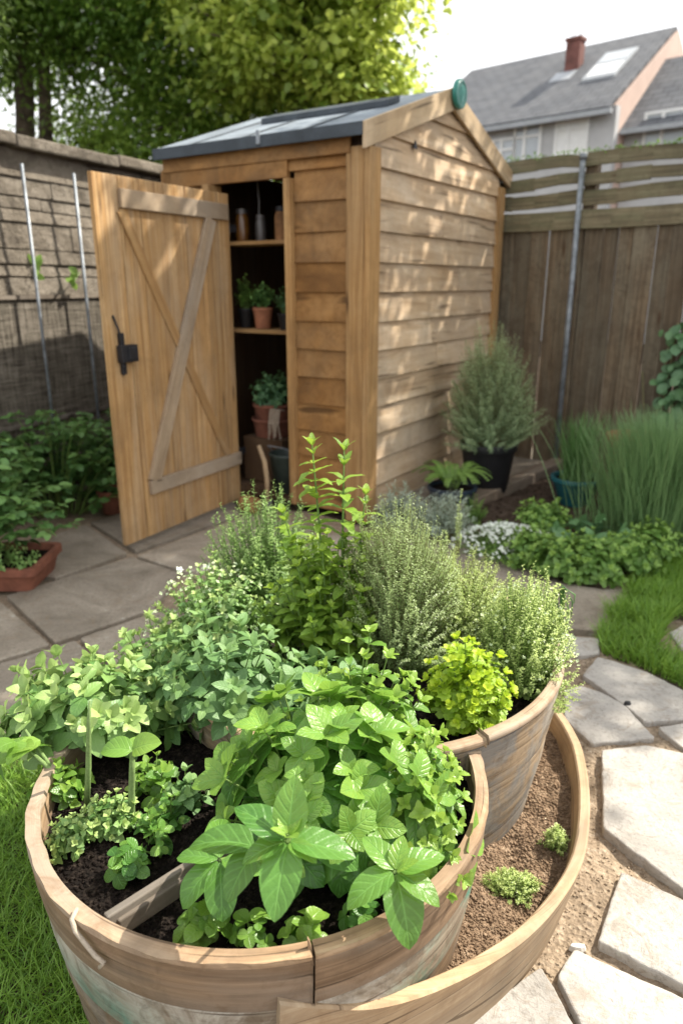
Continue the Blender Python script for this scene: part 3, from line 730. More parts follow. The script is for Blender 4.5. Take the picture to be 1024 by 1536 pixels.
# frame of the doorway
mb = MB(); mb.box(fp(OP0-.022, OPZ/2+.02, .012), B*.022, A*.045, Z*(OPZ/2-.02), g=Z, r=.8); mb.build('door_jamb', M['post'], shed, bevel=.003)
mb = MB(); mb.box(fp(OP1+.025, OPZ/2+.02, .03), B*.024, A*.06, Z*(OPZ/2-.02), g=Z, r=.4); mb.build('door_jamb', M['post'], shed, bevel=.003)
mb = MB(); mb.box(fp((OP0+SD)/2, OPZ+.055, .03), B*((SD-OP0)/2+.02), A*.016, Z*.052, g=B, r=.6); mb.build('lintel', M['front'], shed, bevel=.003)
mb = MB(); mb.box(fp(SD/2+.03, EZ-.045, .044), B*(SD/2-.04), A*.012, Z*.055, g=B, r=.5); mb.build('fascia', M['front'], shed, bevel=.003)
# roof: two slopes with overhang
ov = .09; go = .035
sl = (RZ-EZ)/(SW/2)
def rp(t, s, up=0.):    # t along gable side, s along ridge, on the roof plane
    zz = RZ-abs(t-mid)*sl
    return C0+A*t+B*s+Z*(zz+.035+up)
for nm, t0, t1 in (('roof_panel', -ov, mid), ('roof_panel', SW+ov, mid)):
    mb = MB(); N = 10
    for i in range(N):
        a0 = -go+(SD+go+.02)*i/N; a1 = -go+(SD+go+.02)*(i+1)/N
        mb.hexa([rp(t0, a0), rp(t0, a1), rp(t1, a1), rp(t1, a0), rp(t0, a0, .022), rp(t0, a1, .022), rp(t1, a1, .022), rp(t1, a0, .022)], B, r=.5)
    mb.build(nm, M['felt'], shed)
    mb = MB(); n_ = A*(-1 if t0 < 0 else 1)
    e0 = rp(t0, -go, -.008)+n_*.008; e1 = rp(t0, SD+.02, -.008)+n_*.008
    mb.bar(e0, e1, .062, .016, Z); mb.build('roof_edge', M['felt2'], shed, bevel=.003)
# felt strips, laps and the raised batten near the ridge
mb = MB()
for s in (.3, .72, 1.12):
    for t0 in (-ov-.002, ):
        mb.hexa([rp(t0, s, .0225), rp(t0, s+.03, .0225), rp(mid, s+.03, .0225), rp(mid, s, .0225), rp(t0, s, .027), rp(t0, s+.03, .027), rp(mid, s+.03, .027), rp(mid, s, .027)], A)
mb.build('felt_lap', M['felt2'], shed)
mb = MB()
t_ = .42
mb.hexa([rp(t_, .12, .024), rp(t_, 1.02, .024), rp(t_+.14, 1.02, .024), rp(t_+.14, .12, .024), rp(t_, .12, .058), rp(t_, 1.02, .058), rp(t_+.14, 1.02, .058), rp(t_+.14, .12, .058)], B)
mb.build('roof_board', M['felt2'], shed, bevel=.004)
# little metal clip on the eave
mb = MB(); e = rp(-ov, .62, .01)-A*.02; mb.box(e, B*.012, A*.006, Z*.035); mb.build('eave_clip', M['galv'], shed, bevel=.002)
# barge boards
for t0, sgn in ((-ov-.01, 1), (SW+ov+.01, -1)):
    mb = MB(); a = rp(t0, -go-.02, -.035); b = rp(mid, -go-.02, -.035); k = Z*.062
    mb.hexa([a-k, a-k+B*.022, b-k+B*.022, b-k, a+k, a+k+B*.022, b+k+B*.022, b+k], b-a); mb.build('bargeboard', M['barge'], shed, bevel=.003)
# round green badge on the apex
c = rp(mid, -go-.045, -.015); ob = MB(); n = 28
def disc(mb, c, r, th, ax1, ax2, nrm):
    V = [c+(ax1*math.cos(2*math.pi*k/n)+ax2*math.sin(2*math.pi*k/n))*r-nrm*th for k in range(n)]+[c+(ax1*math.cos(2*math.pi*k/n)+ax2*math.sin(2*math.pi*k/n))*r+nrm*th for k in range(n)]
    mb.raw(V, [tuple(range(n, 2*n)), tuple(reversed(range(n)))]+[(k, (k+1) % n, n+(k+1) % n, n+k) for k in range(n)], [(0, 0)]*2*n)
disc(ob, c, .080, .012, A, Z, nS); bd = ob.build('badge', M['emblem'], shed, bevel=.003)
ob = MB(); ring = [c+nS*.014+(A*math.cos(a)+Z*math.sin(a))*.068 for a in np.linspace(0, 2*math.pi, 25)]; ob.tube(ring, .003, 5)
for sx in (-1, 1):
    ob.tube([c+nS*.014+Z*-.045, c+nS*.014+A*.02*sx+Z*-.01, c+nS*.014+A*.03*sx+Z*.03], [.003, .005, .002], 5)
ob.tube([c+nS*.014+Z*-.05, c+nS*.014+Z*.04], [.003, .002], 5)
ob.build('leaf_mark', M['emblem2'], bd)
mb = MB(); p = sp(.47, 1.93+.16, .024)
mb.raw([p-A*.022-Z*.02, p+A*.022-Z*.02, p+Z*.022, p-A*.022-Z*.02+nS*.012, p+A*.022-Z*.02+nS*.012, p+Z*.022+nS*.012], [(0, 1, 2), (3, 4, 5), (0, 1, 4, 3), (1, 2, 5, 4), (2, 0, 3, 5)], [(0, 0)]*6); mb.build('vent', M['iron'], shed)
# shelves inside
def shelf(px0, py, dep=.22, back=.05):
    Y = 4.5
    z_ = py
    mb = MB(); mb.box(C0+B*((OP0+OP1)/2+.02)+A*(back+dep/2)+Z*z_, B*.34, A*dep/2, Z*.011, g=B); mb.build('shelf', M['post'], shed, bevel=.002)
SH1, SH2, SH3 = 1.585, 1.065, .62
shelf(0, SH1, .24, .10); shelf(0, SH2, .24, .10)

# door: local frame from free edge F to hinge H
Fp = Vector((-1.14, 3.56, .035)); Hp = Vector((-.655, 4.45, .035)); dW = (Hp-Fp).length; dx = (Hp-Fp).normalized(); dn = Vector((dx.y, -dx.x, 0))
def dp(u, z_, o=0.): return Fp+dx*u+Z*z_+dn*o
DH = 1.80
doorp = bpy.data.objects.new('door', None); link(doorp, shed); doorp.location = Fp-C0
bw = dW/6.3; edges = [0, bw*1.0, bw*1.85, bw*2.95, bw*3.95, bw*4.95, bw*5.7, dW]
mb = MB()
for i in range(7):
    a, b = edges[i]+.0016, edges[i+1]-.0016; q = random.uniform(-.002, .002)
    mb.box(dp((a+b)/2, DH/2, q), dx*(b-a)/2, dn*.012, Z*(DH/2), g=Z, r=[.75, .62, .35, .55, .8, .25, .6][i])
mb.build('door_leaf', M['door'], doorp, bevel=.0025)
def batten(u0, z0, u1, z1, w, th=.022, base=.013, mat='batten', nm='ledge', r=None):
    mb = MB(); a = dp(u0, z0, base+th/2); b = dp(u1, z1, base+th/2); d = (b-a).normalized(); side = dn.cross(d)
    # ends cut upright
    mb.bar(a, b, w, th, side, r); return mb.build(nm, M[mat], doorp, bevel=.003)
batten(.155, 1.70, dW-.03, 1.70, .085, r=.5)
batten(.20, .27, dW-.005, .27, .075, r=.6)
batten(.235, .30, .83, 1.655, .085, nm='brace', r=.8)
batten(.16, 1.65, dW-.12, .31, .055, th=.010, nm='thin_brace', mat='door', r=.35)
lt = MB(); lt.box(dp(.085, .985, .022), dx*.014, dn*.01, Z*.10, g=Z); lt.box(dp(.11, .985, .034), dx*.055, dn*.018, Z*.042); lt.box(dp(.125, .985, .055), dx*.03, dn*.006, Z*.03)
lt.tube([dp(.05, 1.17, .016), dp(.065, 1.10, .03), dp(.08, 1.03, .03)], .006, 6); lt.tube([dp(.08, .93, .03), dp(.085, .88, .02)], .008, 6)
lt.build('latch', M['iron'], doorp, bevel=.003)
for z_ in (.3, 1.62):
    mb = MB(); mb.box(dp(dW+.02, z_, .0), dx*.06, dn*.004, Z*.02); mb.tube([dp(dW+.01, z_-.03), dp(dW+.01, z_+.03)], .009, 8); mb.build('hinge', M['iron'], doorp)
    hb = MB(); hb.bar(dp(dW+.05, z_), fp(OP1+.02, z_+.035, .06), .03, .008, Z); hb.build('hinge_arm', M['iron'], doorp)

# things on the shelves
def inside_pt(px, z_, back=.2):
    # point on shelf plane: parallel to front, 'back' metres behind it
    d = Vector(ray(px, 400)); o = Vector((0, 0, CH)); n_ = A
    t = ((C0+A*back)-o).dot(n_)/d.dot(n_); p = o+d*t
    return Vector((p.x, p.y, z_))
def jar(px, z_, r, h, mat, lidmat, label, nm='jar', back=.2, cat='jar'):
    p = inside_pt(px, z_, back); t = thing(nm, label, cat, p, 'jars and tins on the top shelf')
    mb = MB(); mb.lathe(p, [(r*.95, 0), (r, .01), (r, h*.72), (r*.82, h*.82), (r*.8, h*.86)], 20); mb.build('jar_body', M[mat], t, smooth=True)
    mb = MB(); mb.lathe(p, [(0, h), (r*.85, h), (r*.88, h*.86), (r*.8, h*.85)], 20); mb.build('lid', M[lidmat], t)
jar(366, SH1+.012, .042, .19, 'jar', 'tin', 'amber jar with a silver lid, leftmost on the top shed shelf')
jar(393, SH1+.012, .034, .15, 'tin', 'tin', 'slim dark tin in the middle of the top shed shelf', 'tin')
jar(424, SH1+.012, .042, .19, 'log', 'iron', 'brown tin at the right end of the top shed shelf', 'tin')
mb = MB(); p = inside_pt(391, SH1+.15, .2); mb.tube([p, p+Vector((.004, 0, .09)), p+Vector((-.004, 0, .2)), p+Vector((0, 0, .33))], .006, 6)
tag(mb.build('hanging_chain', M['tin']), 'thin grey chain hanging above the slim dark tin', 'chain')

def pot(name, label, cat, p, r, h, mat, taper=.72, rim=True, group=None, soil=True, n=40):
    t = thing(name, label, cat, p, group)
    mb = MB(); rr = .012+r*.06
    prof = [(0, .001), (r*taper, .001), (r*taper+.002, .006), (r*.97, h*.84)]
    if rim: prof += [(r*1.03, h*.845), (r*1.05, h*.86), (r*1.05, h*.985), (r*1.04, h), (r*.95, h), (r*.93, h*.98), (r*.9, h*.82)]
    else: prof += [(r, h), (r*.94, h), (r*.9, h*.84)]
    mb.lathe(p, prof, n); o = mb.build('pot_body', M[mat], t, smooth=False, bevel=.001)
    for f in o.data.polygons: f.use_smooth = True
    if soil:
        mb = MB(); mb.lathe(p, [(r*.93, h*.86), (r*.5, h*.88), (0.001, h*.89)], 20); mb.build('compost', M['soil'], t)
    return t
def potplant(potlabel, label, p, r, h, mat, leaf, Lm, rx, H, n, Ls, asp=.6, group=None, potgroup=None, **k):
    pot('plant_pot', potlabel, 'pot', p, r, h, mat, group=potgroup)
    q = Vector(p)+Z*(h*.88); t = thing('potted_plant', label, 'plant', q, group)
    lb = LB(); sb = MB(); mound(lb, sb, q, rx, rx, H, n, Ls=Ls, asp=asp, base_r=.25, **k)
    lb.build('foliage', L[leaf], t, nl=Lm, na=2); sb.build('stem', M['stem'], t)
p = inside_pt(392, SH2+.012, .2); potplant('small terracotta pot on the middle shed shelf', 'leafy herb in the terracotta pot on the middle shelf', p, .062, .13, 'terra', 'dark', 4, .09, .16, 22, .035)
p = inside_pt(366, SH2+.012, .22); potplant('dark pot left of the terracotta one on the middle shelf', 'bright bushy herb beside the door edge on the middle shelf', p, .05, .12, 'blackpot', 'bed', 4, .07, .2, 20, .035)
p = inside_pt(427, SH2+.012, .17); potplant('dark pot right of the terracotta one on the middle shelf', 'grey-green herb at the right of the middle shelf', p, .05, .10, 'blackpot', 'ivy', 4, .085, .14, 20, .032)
# big stacked terracotta pots below with trailing fern
fl = .085
p = inside_pt(403, fl+.30, .24)
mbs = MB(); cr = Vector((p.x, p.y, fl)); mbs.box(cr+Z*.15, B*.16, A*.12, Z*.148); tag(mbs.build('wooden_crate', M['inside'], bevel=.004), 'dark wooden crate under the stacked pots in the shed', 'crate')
pot('plant_pot', 'lower of two stacked wide terracotta pots in the shed', 'pot', p, .135, .12, 'terra2', .85, soil=False, group='stacked terracotta pots')
p2 = p+Z*.075; pot('plant_pot', 'upper of two stacked wide terracotta pots in the shed, filled with fern', 'pot', p2, .125, .14, 'terra2', .85, group='stacked terracotta pots')
q = p2+Z*.12; t = thing('fern', 'leafy fern with trailing pale roots in the stacked pots', 'plant', q)
lb = LB(); sb = MB(); mound(lb, sb, q, .17, .17, .2, 30, Ls=.06, asp=.4, nodes=7, droop=1.0, zmin=.3, base_r=.2); lb.build('foliage', L['ivy'], t, nl=5, na=2); sb.build('stem', M['stem'], t)
sb = MB()
for i in range(7):
    a = q+B*-.13+A*-.12+rvec if False else q-B*(.10+.012*i)-A*.10
    sb.tube([a, a-A*.05+Z*.01, a-A*.07-Z*.08, a-A*.06-Z*random.uniform(.14, .2)+B*random.uniform(-.02, .02)], .0035, 5)
sb.build('trailing_root', M['cord'], t)
p = inside_pt(424, fl, .05)
t = thing('bucket', 'dark grey-green bucket on the shed floor by the right jamb', 'bucket', p)
mb = MB(); mb.lathe(p, [(0, .002), (.085, .002), (.11, .23), (.116, .235), (.116, .25), (.104, .25), (.1, .2), (.08, .02), (0, .02)], 32); mb.build('bucket_body', M['bucket'], t, smooth=True)
mb = MB(); mb.tube([p+B*.112+Z*.24, p+B*.08+Z*.30-A*.09, p-B*.05+Z*.30-A*.1, p-B*.112+Z*.24], .004, 6); mb.build('bail_handle', M['galv'], t)
p = G(401, 764, .0); hd = D(388, 668, p.y-.02)
t = thing('garden_tool', 'short garden tool with a curved pale wooden handle by the doorway', 'tool', (p.x, p.y, 0))
mb = MB(); mb.tube([p+Z*.05, p.lerp(hd, .4)+Z*.02+Vector((.02, 0, 0)), p.lerp(hd, .75)+Vector((.022, 0, 0)), hd], [.013, .015, .015, .012], 10); mb.build('handle', M['handle'], t, smooth=True)
mb = MB(); mb.box(p+Z*.03, Vector((.03, 0, 0)), Vector((0, .008, .0)), Vector((0, .008, .035))); mb.build('blade', M['tin'], t, bevel=.004)
p = G(381, 770, .0); mb = MB(); ax = Vector((.8, -.6, 0)); mb.tube([p+Vector((-.07, .06, .05)), p+Vector((-.03, .03, .052)), p+Vector((.015, -.01, .052))], [.05, .053, .05], 14)
tag(mb.build('cut_log', M['log'], smooth=False, bevel=.003), 'short round log lying against the foot of the door', 'log')

# ------------------------------------------------------------------ fence on the right
FB = Vector((1.40, 5.55, 0)); fd = Vector((.766, -.643, 0)); fn = Vector((-.643, -.766, 0))
def fpt(k, z_, o=0.): return FB+fd*k+Z*z_+fn*o
fence = thing('board_fence', 'tall dark vertical board fence with open mossy rails along the top', 'fence', FB)
k = -2.2; mb = MB()
while k < 3.4:
    w = random.choice((.10, .12, .135, .15)); t0 = 1.72; tl = R(random.uniform(-.4, .4))
    mb.box(fpt(k+w/2, t0/2+.0, random.choice((0, .016, .006))), fd*(w/2-.002)+Z*math.sin(tl)*.0, fn*.009, Z*(t0/2), g=Z)
    k += w+.0005
mb.build('board_panel', M['fence'], fence, bevel=.002)
for z_, w, o in ((1.77, .12, .03), (1.915, .095, -.01), (2.02, .08, .02), (2.14, .085, .0)):
    for a0, a1 in ((-2.2, .33), (.33, 3.4)):
        mb = MB(); n_ = 14
        pts = [fpt(a0+(a1-a0)*i/n_, z_+.012*math.sin(i*1.1+z_*9)*(1 if z_ > 1.85 else .3)+random.uniform(-.006, .006)*(z_ > 1.8), o) for i in range(n_+1)]
        for i in range(n_):
            a, b = pts[i], pts[i+1]; W_ = Z*w/2*random.uniform(.86, 1.1) if z_ > 1.85 else Z*w/2; T = fn*.014
            mb.hexa([a-W_-T, b-W_-T, b-W_+T, a-W_+T, a+W_-T, b+W_-T, b+W_+T, a+W_+T], fd, r=.35+.3*z_ % .6)
        mb.build('rail', M['rail'], fence)
for kk in (-1.2, .36, 2.0):
    mb = MB(); mb.box(fpt(kk, 1.09, -.05), fd*.04, fn*.035, Z*1.09, g=Z); mb.build('post', M['fence'], fence, bevel=.003)
mb = MB(); mb.tube([fpt(.33, 0, .07), fpt(.33, 2.14, .07)], .019, 14); mb.tube([fpt(.33, 2.14, .07), fpt(.33, 2.175, .07)], .026, 14)
tag(mb.build('metal_pole', M['galv'], smooth=True), 'tall galvanised pole standing in front of the board fence', 'pole')
# moss and leaf litter on the fence top
lb = LB()
for i in range(900):
    kk = random.uniform(-.6, 3.0); lb.add(fpt(kk, 2.185+random.uniform(0, .02), random.uniform(-.03, .03)), rng.normal(0, 1, 3)+[0, 0, .5], (0, 0, 1), random.uniform(.015, .04), .014, .5, .1, .3)
lb.build('moss', L['bed'], fence, nl=2)

# ------------------------------------------------------------------ boundary wall on the left
W0 = Vector((-2.02, 4.55, 0)); wd = Vector((.40, .916, 0)).normalized(); wn = Vector((.916, -.40, 0)).normalized()
def wp(k, z_, o=0.): return W0+wd*k+Z*z_+wn*o
wall = thing('boundary_wall', 'old grey weathered stone boundary wall with rough coping on the left', 'wall', W0)
mb = MB(); mb.box(wp(1.0, 1.06, -.111), wd*4.0, wn*.10, Z*1.06); mb.build('wall_core', M['wall'], wall)
mb = MB(); z_ = 1.28; row = 0
while z_ < 2.12:
    h = random.choice((.07, .09, .11, .16)); h = min(h, 2.13-z_)
    k = -3.0
    while k < 5.0:
        w = random.uniform(.5, 1.6); o = random.uniform(-.004, .006)
        q = [random.uniform(-.006, .006) for _ in range(8)]
        mb.hexa([wp(k, z_+q[0], -.06), wp(k+w-.003, z_+q[1], -.06), wp(k+w-.003, z_+q[1], o), wp(k, z_+q[0], o), wp(k, z_+h-.005+q[2], -.06), wp(k+w-.003, z_+h-.005+q[3], -.06), wp(k+w-.003, z_+h-.005+q[3], o-.008), wp(k, z_+h-.005+q[2], o-.008)], wd)
        k += w
    z_ += h
mb.build('stone_courses', M['wall'], wall, bevel=.006)
mb = MB(); k = -3.0
while k < 5.0:
    w = random.uniform(.6, 1.3); q = random.uniform(-.012, .012); mb.box(wp(k+w/2, 2.16+q, -.05), wd*(w/2-.004), wn*.13, Z*.035); k += w
mb.build('coping', M['wall'], wall, bevel=.012)
mb = MB(); mb.box(wp(1.0, .66, .005), wd*4.0, wn*.006, Z*.62, g=wd); mb.build('reed_screen', M['reed'], wall)
mb = MB()
for z_ in (.49, 1.27): mb.box(wp(1.0, z_, .018), wd*4.0, wn*.008, Z*(.012 if z_ != .9 else .004), g=wd)
mb.build('screen_batten', M['old'], wall)
for kk, lab in ((.14, 'leftmost thin galvanised pole in front of the old wall'), (.56, 'thin galvanised pole in front of the wall, nearer the shed door')):
    mb = MB(); mb.tube([wp(kk, 0, .10), wp(kk, 2.02, .10)], .010, 10)
    tag(mb.build('metal_pole', M['galv'], smooth=True), lab, 'pole', 'galvanised poles before the wall')

# ------------------------------------------------------------------ houses
hb_ = Vector((-.75, .66, 0)).normalized(); ha = Vector((.66, .75, 0)).normalized(); E0 = D(925, 157, 17.5)
def hp(s, t, z_): return Vector((E0.x, E0.y, 0))+hb_*s+ha*t+Z*z_
def house(E_z, s0, s1, t0, depth, pitch, label, wins, gable_mat, name='house', chimney=None, sky=None):
    t = thing(name, label, 'house', hp(s0, t0, 0))
    rz = E_z+depth*pitch
    mb = MB(); mb.box(hp((s0+s1)/2, t0+.1, E_z/2), hb_*(s1-s0)/2, ha*.1, Z*E_z/2); mb.build('facade_wall', M['render'], t)
    mb = MB()
    for s in (s0, s1-.2):
        a = [hp(s, t0+.2, 0), hp(s+.2, t0+.2, 0), hp(s+.2, t0+2*depth, 0), hp(s, t0+2*depth, 0), hp(s, t0+.2, E_z), hp(s+.2, t0+.2, E_z), hp(s+.2, t0+2*depth, E_z), hp(s, t0+2*depth, E_z)]
        mb.hexa(a, ha)
        V = [hp(s, t0, E_z), hp(s, t0+2*depth, E_z), hp(s, t0+depth, rz), hp(s+.2, t0, E_z), hp(s+.2, t0+2*depth, E_z), hp(s+.2, t0+depth, rz)]
        mb.raw(V, [(0, 1, 2), (5, 4, 3), (0, 2, 5, 3), (2, 1, 4, 5)], [(0, 0)]*6)
    mb.build('gable_wall', M[gable_mat], t)
    for tt, nm in ((-.25, 'roof'), (2*depth+.25, 'roof')):
        mb = MB(); e0 = hp(s0+.06, t0+tt, E_z-.25*pitch+.03); e1 = hp(s1+.15, t0+tt, E_z-.25*pitch+.03); r1 = hp(s1+.15, t0+depth, rz+.03); r0 = hp(s0+.06, t0+depth, rz+.03)
        sl_ = (r0-e0).length; W_ = s1-s0; up = Z*.08
        V = [e0, e1, r1, r0, e0+up, e1+up, r1+up, r0+up]; U = [(0, 0), (W_, 0), (W_, sl_), (0, sl_)]*2
        mb.raw(V, [(3, 2, 1, 0), (4, 5, 6, 7), (0, 1, 5, 4), (1, 2, 6, 5), (2, 3, 7, 6), (3, 0, 4, 7)], U); rf = mb.build(nm, M['slate'], t)
        if tt < 0: front = rf
    mb = MB(); mb.box(hp((s0+s1)/2, t0-.27, E_z-.15), hb_*(s1-s0)/2, ha*.05, Z*.05); mb.build('gutter', M['lead'], t)
    for (sc, zc, w, h, kind) in wins:
        mb = MB(); b = hp(sc, t0-.02, zc)
        mb.box(b+Z*(h/2+.03), hb_*(w/2+.06), ha*.03, Z*.03); mb.box(b-Z*(h/2+.04), hb_*(w/2+.1), ha*.06, Z*.04)
        for q in (-1, 1): mb.box(b+hb_*q*(w/2+.03), hb_*.03, ha*.03, Z*h/2)
        mb.box(b+hb_*(w*.12), hb_*.035, ha*.028, Z*h/2)
        if kind: mb.box(b+Z*.1, hb_*w/2, ha*.026, Z*.03)
        wf = mb.build('window_frame', M['white'], t)
        mb = MB(); mb.box(b+ha*.01, hb_*w/2, ha*.008, Z*h/2); mb.build('pane', M['white'] if kind == 2 else M['glasslite'], wf)
    return t, front, rz
def planept(px, py, P0, N):
    d = Vector(ray(px, py)); o = Vector((0, 0, CH)); return o+d*((P0-o).dot(N)/d.dot(N))
def fw(px, py, w, h, kind):
    p = planept(px, py, hp(0, 0, 0), ha); return ((p-hp(0, 0, 0)).dot(hb_), p.z, w, h, kind)
def fw2(px, py, w, h, kind):
    p = planept(px, py, hp(0, .55, 0), ha); return ((p-hp(0, .55, 0)).dot(hb_), p.z, w, h, kind)
def roofst(px, py):
    N = (hb_.cross(ha+Z*.65)).normalized(); p = planept(px, py, hp(0, 0, E0.z+.11), N); q = p-hp(0, 0, E0.z+.11); return q.dot(hb_), q.dot(ha)
M['glasslite'] = plain('sky_lit_glass', (.45, .48, .5), .12, .15, .8, 0, spec=1)
PT = .65
hs1, rf1, rz1 = house(E0.z, 0, 5.6, 0, 3.2, PT, 'grey rendered house with slate roof, brick chimney and pink end wall', [fw(857, 200, .68, .85, 2), fw(791, 212, .60, 1.0, 1), fw(755, 232, .5, .6, 1)], 'pinkwall')
def roofpt(s, t): return hp(s, t, E0.z+t*PT+.03)
cs, ct = roofst(860, 101); zz = roofpt(cs, ct).z
mb = MB(); mb.box(hp(cs, ct, zz+.22), hb_*.18, ha*.15, Z*.42); ch = mb.build('chimney', M['brick'], rf1, bevel=.01)
mb = MB(); mb.box(hp(cs, ct, zz+.67), hb_*.21, ha*.18, Z*.035); mb.build('chimney_cap', M['brick'], ch)
mb = MB()
for i in range(4): mb.tube([hp(cs-.15+i*.10, ct+.05*(i % 2), zz+.69), hp(cs-.15+i*.10, ct+.05*(i % 2), zz+.92)], .013, 6)
mb.build('chimney_spike', M['lead'], ch)
def onroof(s0, s1, t0, t1, up, th, mat, nm, par, g_=None):
    mb = MB(); mb.hexa([roofpt(s0, t0)+Z*up, roofpt(s1, t0)+Z*up, roofpt(s1, t1)+Z*up, roofpt(s0, t1)+Z*up, roofpt(s0, t0)+Z*(up+th), roofpt(s1, t0)+Z*(up+th), roofpt(s1, t1)+Z*(up+th), roofpt(s0, t1)+Z*(up+th)], hb_)
    return mb.build(nm, M[mat], par)
onroof(cs-.2, cs+.35, ct-.62, ct-.2, .085, .012, 'lead', 'flashing', ch)
ks, kt = roofst(914, 99)
sk = onroof(ks-.40, ks+.40, kt-.62, kt+.62, .085, .06, 'lead', 'skylight', rf1)
onroof(ks-.34, ks+.34, kt-.50, kt-.02, .147, .006, 'white', 'skylight_pane', sk); onroof(ks-.34, ks+.34, kt+.10, kt+.55, .147, .006, 'glasslite', 'skylight_pane', sk)
house(E0.z-.35, -6.5, -.02, .55, 2.0, .8, 'lower slate roofed house adjoining the pink end wall, at the right edge', [fw2(1000, 198, .9, .75, 1), (-4.2, 3.85, 1.2, .9, 1)], 'render')

# ------------------------------------------------------------------ trees
def tree(name, label, base, trunks, crown, nclump, per, Ls, leaf, clump_r=.35, group=None, asp=.55, prof='ovate', serr=0, young=(.0, .3), gaps=.0, nl=2, droop=.5, flat=.6, xtra=()):
    """trunks: list of (dx,dy,height,radius); crown: list of ellipsoids (centre, radii)"""
    base = Vector(base); t = thing(name, label, 'tree', base, group)
    cl = []
    tot = sum(r[0]*r[1]*r[2] for c, r in crown)
    for c, r in crown:
        n_ = max(1, int(nclump*r[0]*r[1]*r[2]/tot))
        for i in range(n_):
            d = unit(rng.normal(0, 1, 3)); q = random.random()**.42
            cl.append(np.array(c)+d*np.array(r)*q)
    for c, r, n_ in xtra:
        for i in range(n_): cl.append(np.array(c)+unit(rng.normal(0, 1, 3))*np.array(r)*random.random()**.42)
    cl = np.array(cl)
    mb = MB(); limbs = MB()
    tops = []
    for ddx, ddy, hgt, rad in trunks:
        tp = base+Vector((ddx, ddy, hgt)); m = base.lerp(tp, .5)+Vector((random.uniform(-.15, .15), random.uniform(-.1, .1), 0))
        b0 = base+Vector((ddx*.25, ddy*.25, 0)); pts = [b0, b0.lerp(m, .5)+Vector((random.uniform(-.05, .05), 0, 0)), m, m.lerp(tp, .5)+Vector((random.uniform(-.08, .08), 0, 0)), tp]
        mb.tube(pts, [rad*1.2, rad, rad*.8, rad*.55, rad*.25], 10); tops += [(m, rad), (pts[3], rad*.7), (tp, rad*.4)]
    for j in range(0, len(cl), max(1, len(cl)//70)):
        c = Vector(cl[j]); a, rad = min(tops, key=lambda q: (q[0]-c).length+random.uniform(0, .6))
        mdl = a.lerp(c, .5)+Vector((random.uniform(-.15, .15), random.uniform(-.15, .15), random.uniform(-.1, .25)))
        limbs.tube([a, mdl, c], [rad*.4, rad*.22, .008], 6, cap=False)
    mb.build('trunk', M['bark'], t, smooth=True); limbs.build('branch', M['bark'], t, smooth=True)
    lb = LB()
    for c in cl:
        k = int(per*random.uniform(.5, 1.4)); rr = clump_r*random.uniform(.6, 1.3)
        P = c+rng.normal(0, 1, (k, 3))*np.array([rr, rr, rr*flat])*.5
        out = P-c; out /= np.linalg.norm(out, axis=1, keepdims=True)+1e-6
        Dv = out+rng.normal(0, .5, (k, 3))+np.array([0, 0, -.25]); Nv = rng.normal(0, .5, (k, 3))+np.array([.0, 0, 1.])
        sz = Ls*rng.uniform(.6, 1.3, k); yy = random.uniform(*young)
        lb.addn(P, Dv, Nv, sz, sz*asp, rng.normal(droop, .2, k), .2, np.clip(yy+rng.uniform(-.1, .15, k), 0, 1))
    lb.build('crown', L[leaf], t, nl=nl, na=2, prof=prof, serr=serr)
    return t
tree('laurel_tree', 'dark dense evergreen tree with several bare trunks behind the wall', (-3.6, 9.2, 0), [(-.5, 0, 5.0, .12), (.05, .2, 5.4, .15), (.5, -.1, 5.2, .11), (-.15, .3, 4.6, .09)],
     [((-4.0, 9.2, 5.0), (1.9, 1.2, 1.7)), ((-2.4, 9.3, 3.5), (.9, .8, 1.0)), ((-5.1, 9.4, 3.2), (.9, .8, 1.2)), ((-3.6, 9.6, 4.2), (1.5, .8, .7)), ((-2.9, 10.2, 3.1), (1.6, .5, .6))], 400, 160, .08, 'tree1', .55, asp=.5)
tree('laurel_tree', 'dark broad evergreen tree rising directly behind the shed roof', (-1.2, 9.6, 0), [(0, 0, 5.0, .14), (.4, .1, 4.6, .1)],
     [((-1.4, 9.5, 4.6), (1.5, 1.0, 1.9)), ((-1.9, 9.3, 2.8), (1.2, .8, .9)), ((-.3, 9.8, 3.6), (1.1, .8, 1.3))], 400, 160, .08, 'tree1', .5, asp=.5, young=(.1, .8))
tree('conifer_tree', 'feathery conifer hanging over the wall at the top left corner', (-3.9, 7.3, 0), [(0, 0, 4.8, .12)],
     [((-3.9, 7.3, 4.1), (.75, .7, 1.5)), ((-3.5, 7.3, 4.6), (.6, .6, .8))], 200, 150, .06, 'tree3', .4, asp=.22, prof='needle')
tree('maple_tree', 'bright yellow-green sunlit tree above the shed roof against the sky', (-.4, 8.6, 0), [(0, 0, 4.6, .12), (.2, 0, 4.4, .08)],
     [((.05, 8.5, 4.3), (.70, .7, 1.25)), ((-.85, 8.3, 3.85), (.95, .6, .75)), ((.1, 8.4, 3.2), (.6, .5, .5)), ((-.2, 8.6, 5.2), (.85, .7, .8))], 170, 110, .09, 'tree2', .34, asp=.7, serr=.18, young=(.0, .75), nl=4)
# tree beyond the right-hand fence: unseen, added with its crown shaped to dapple the shed and path
tree('garden_tree', 'open-crowned tree beyond the right hand fence, outside the picture', (4.9, 5.6, 0), [(0, 0, 4.2, .12), (-.8, .1, 4.4, .09)],
     [((2.9, 4.85, 4.75), (1.3, .85, .55)), ((5.45, 4.9, 4.9), (.95, 1.0, .6))], 120, 80, .13, 'tree2', .42, asp=.7, xtra=[((3.5, 6.25, 4.9), (1.2, .75, .5), 7)])
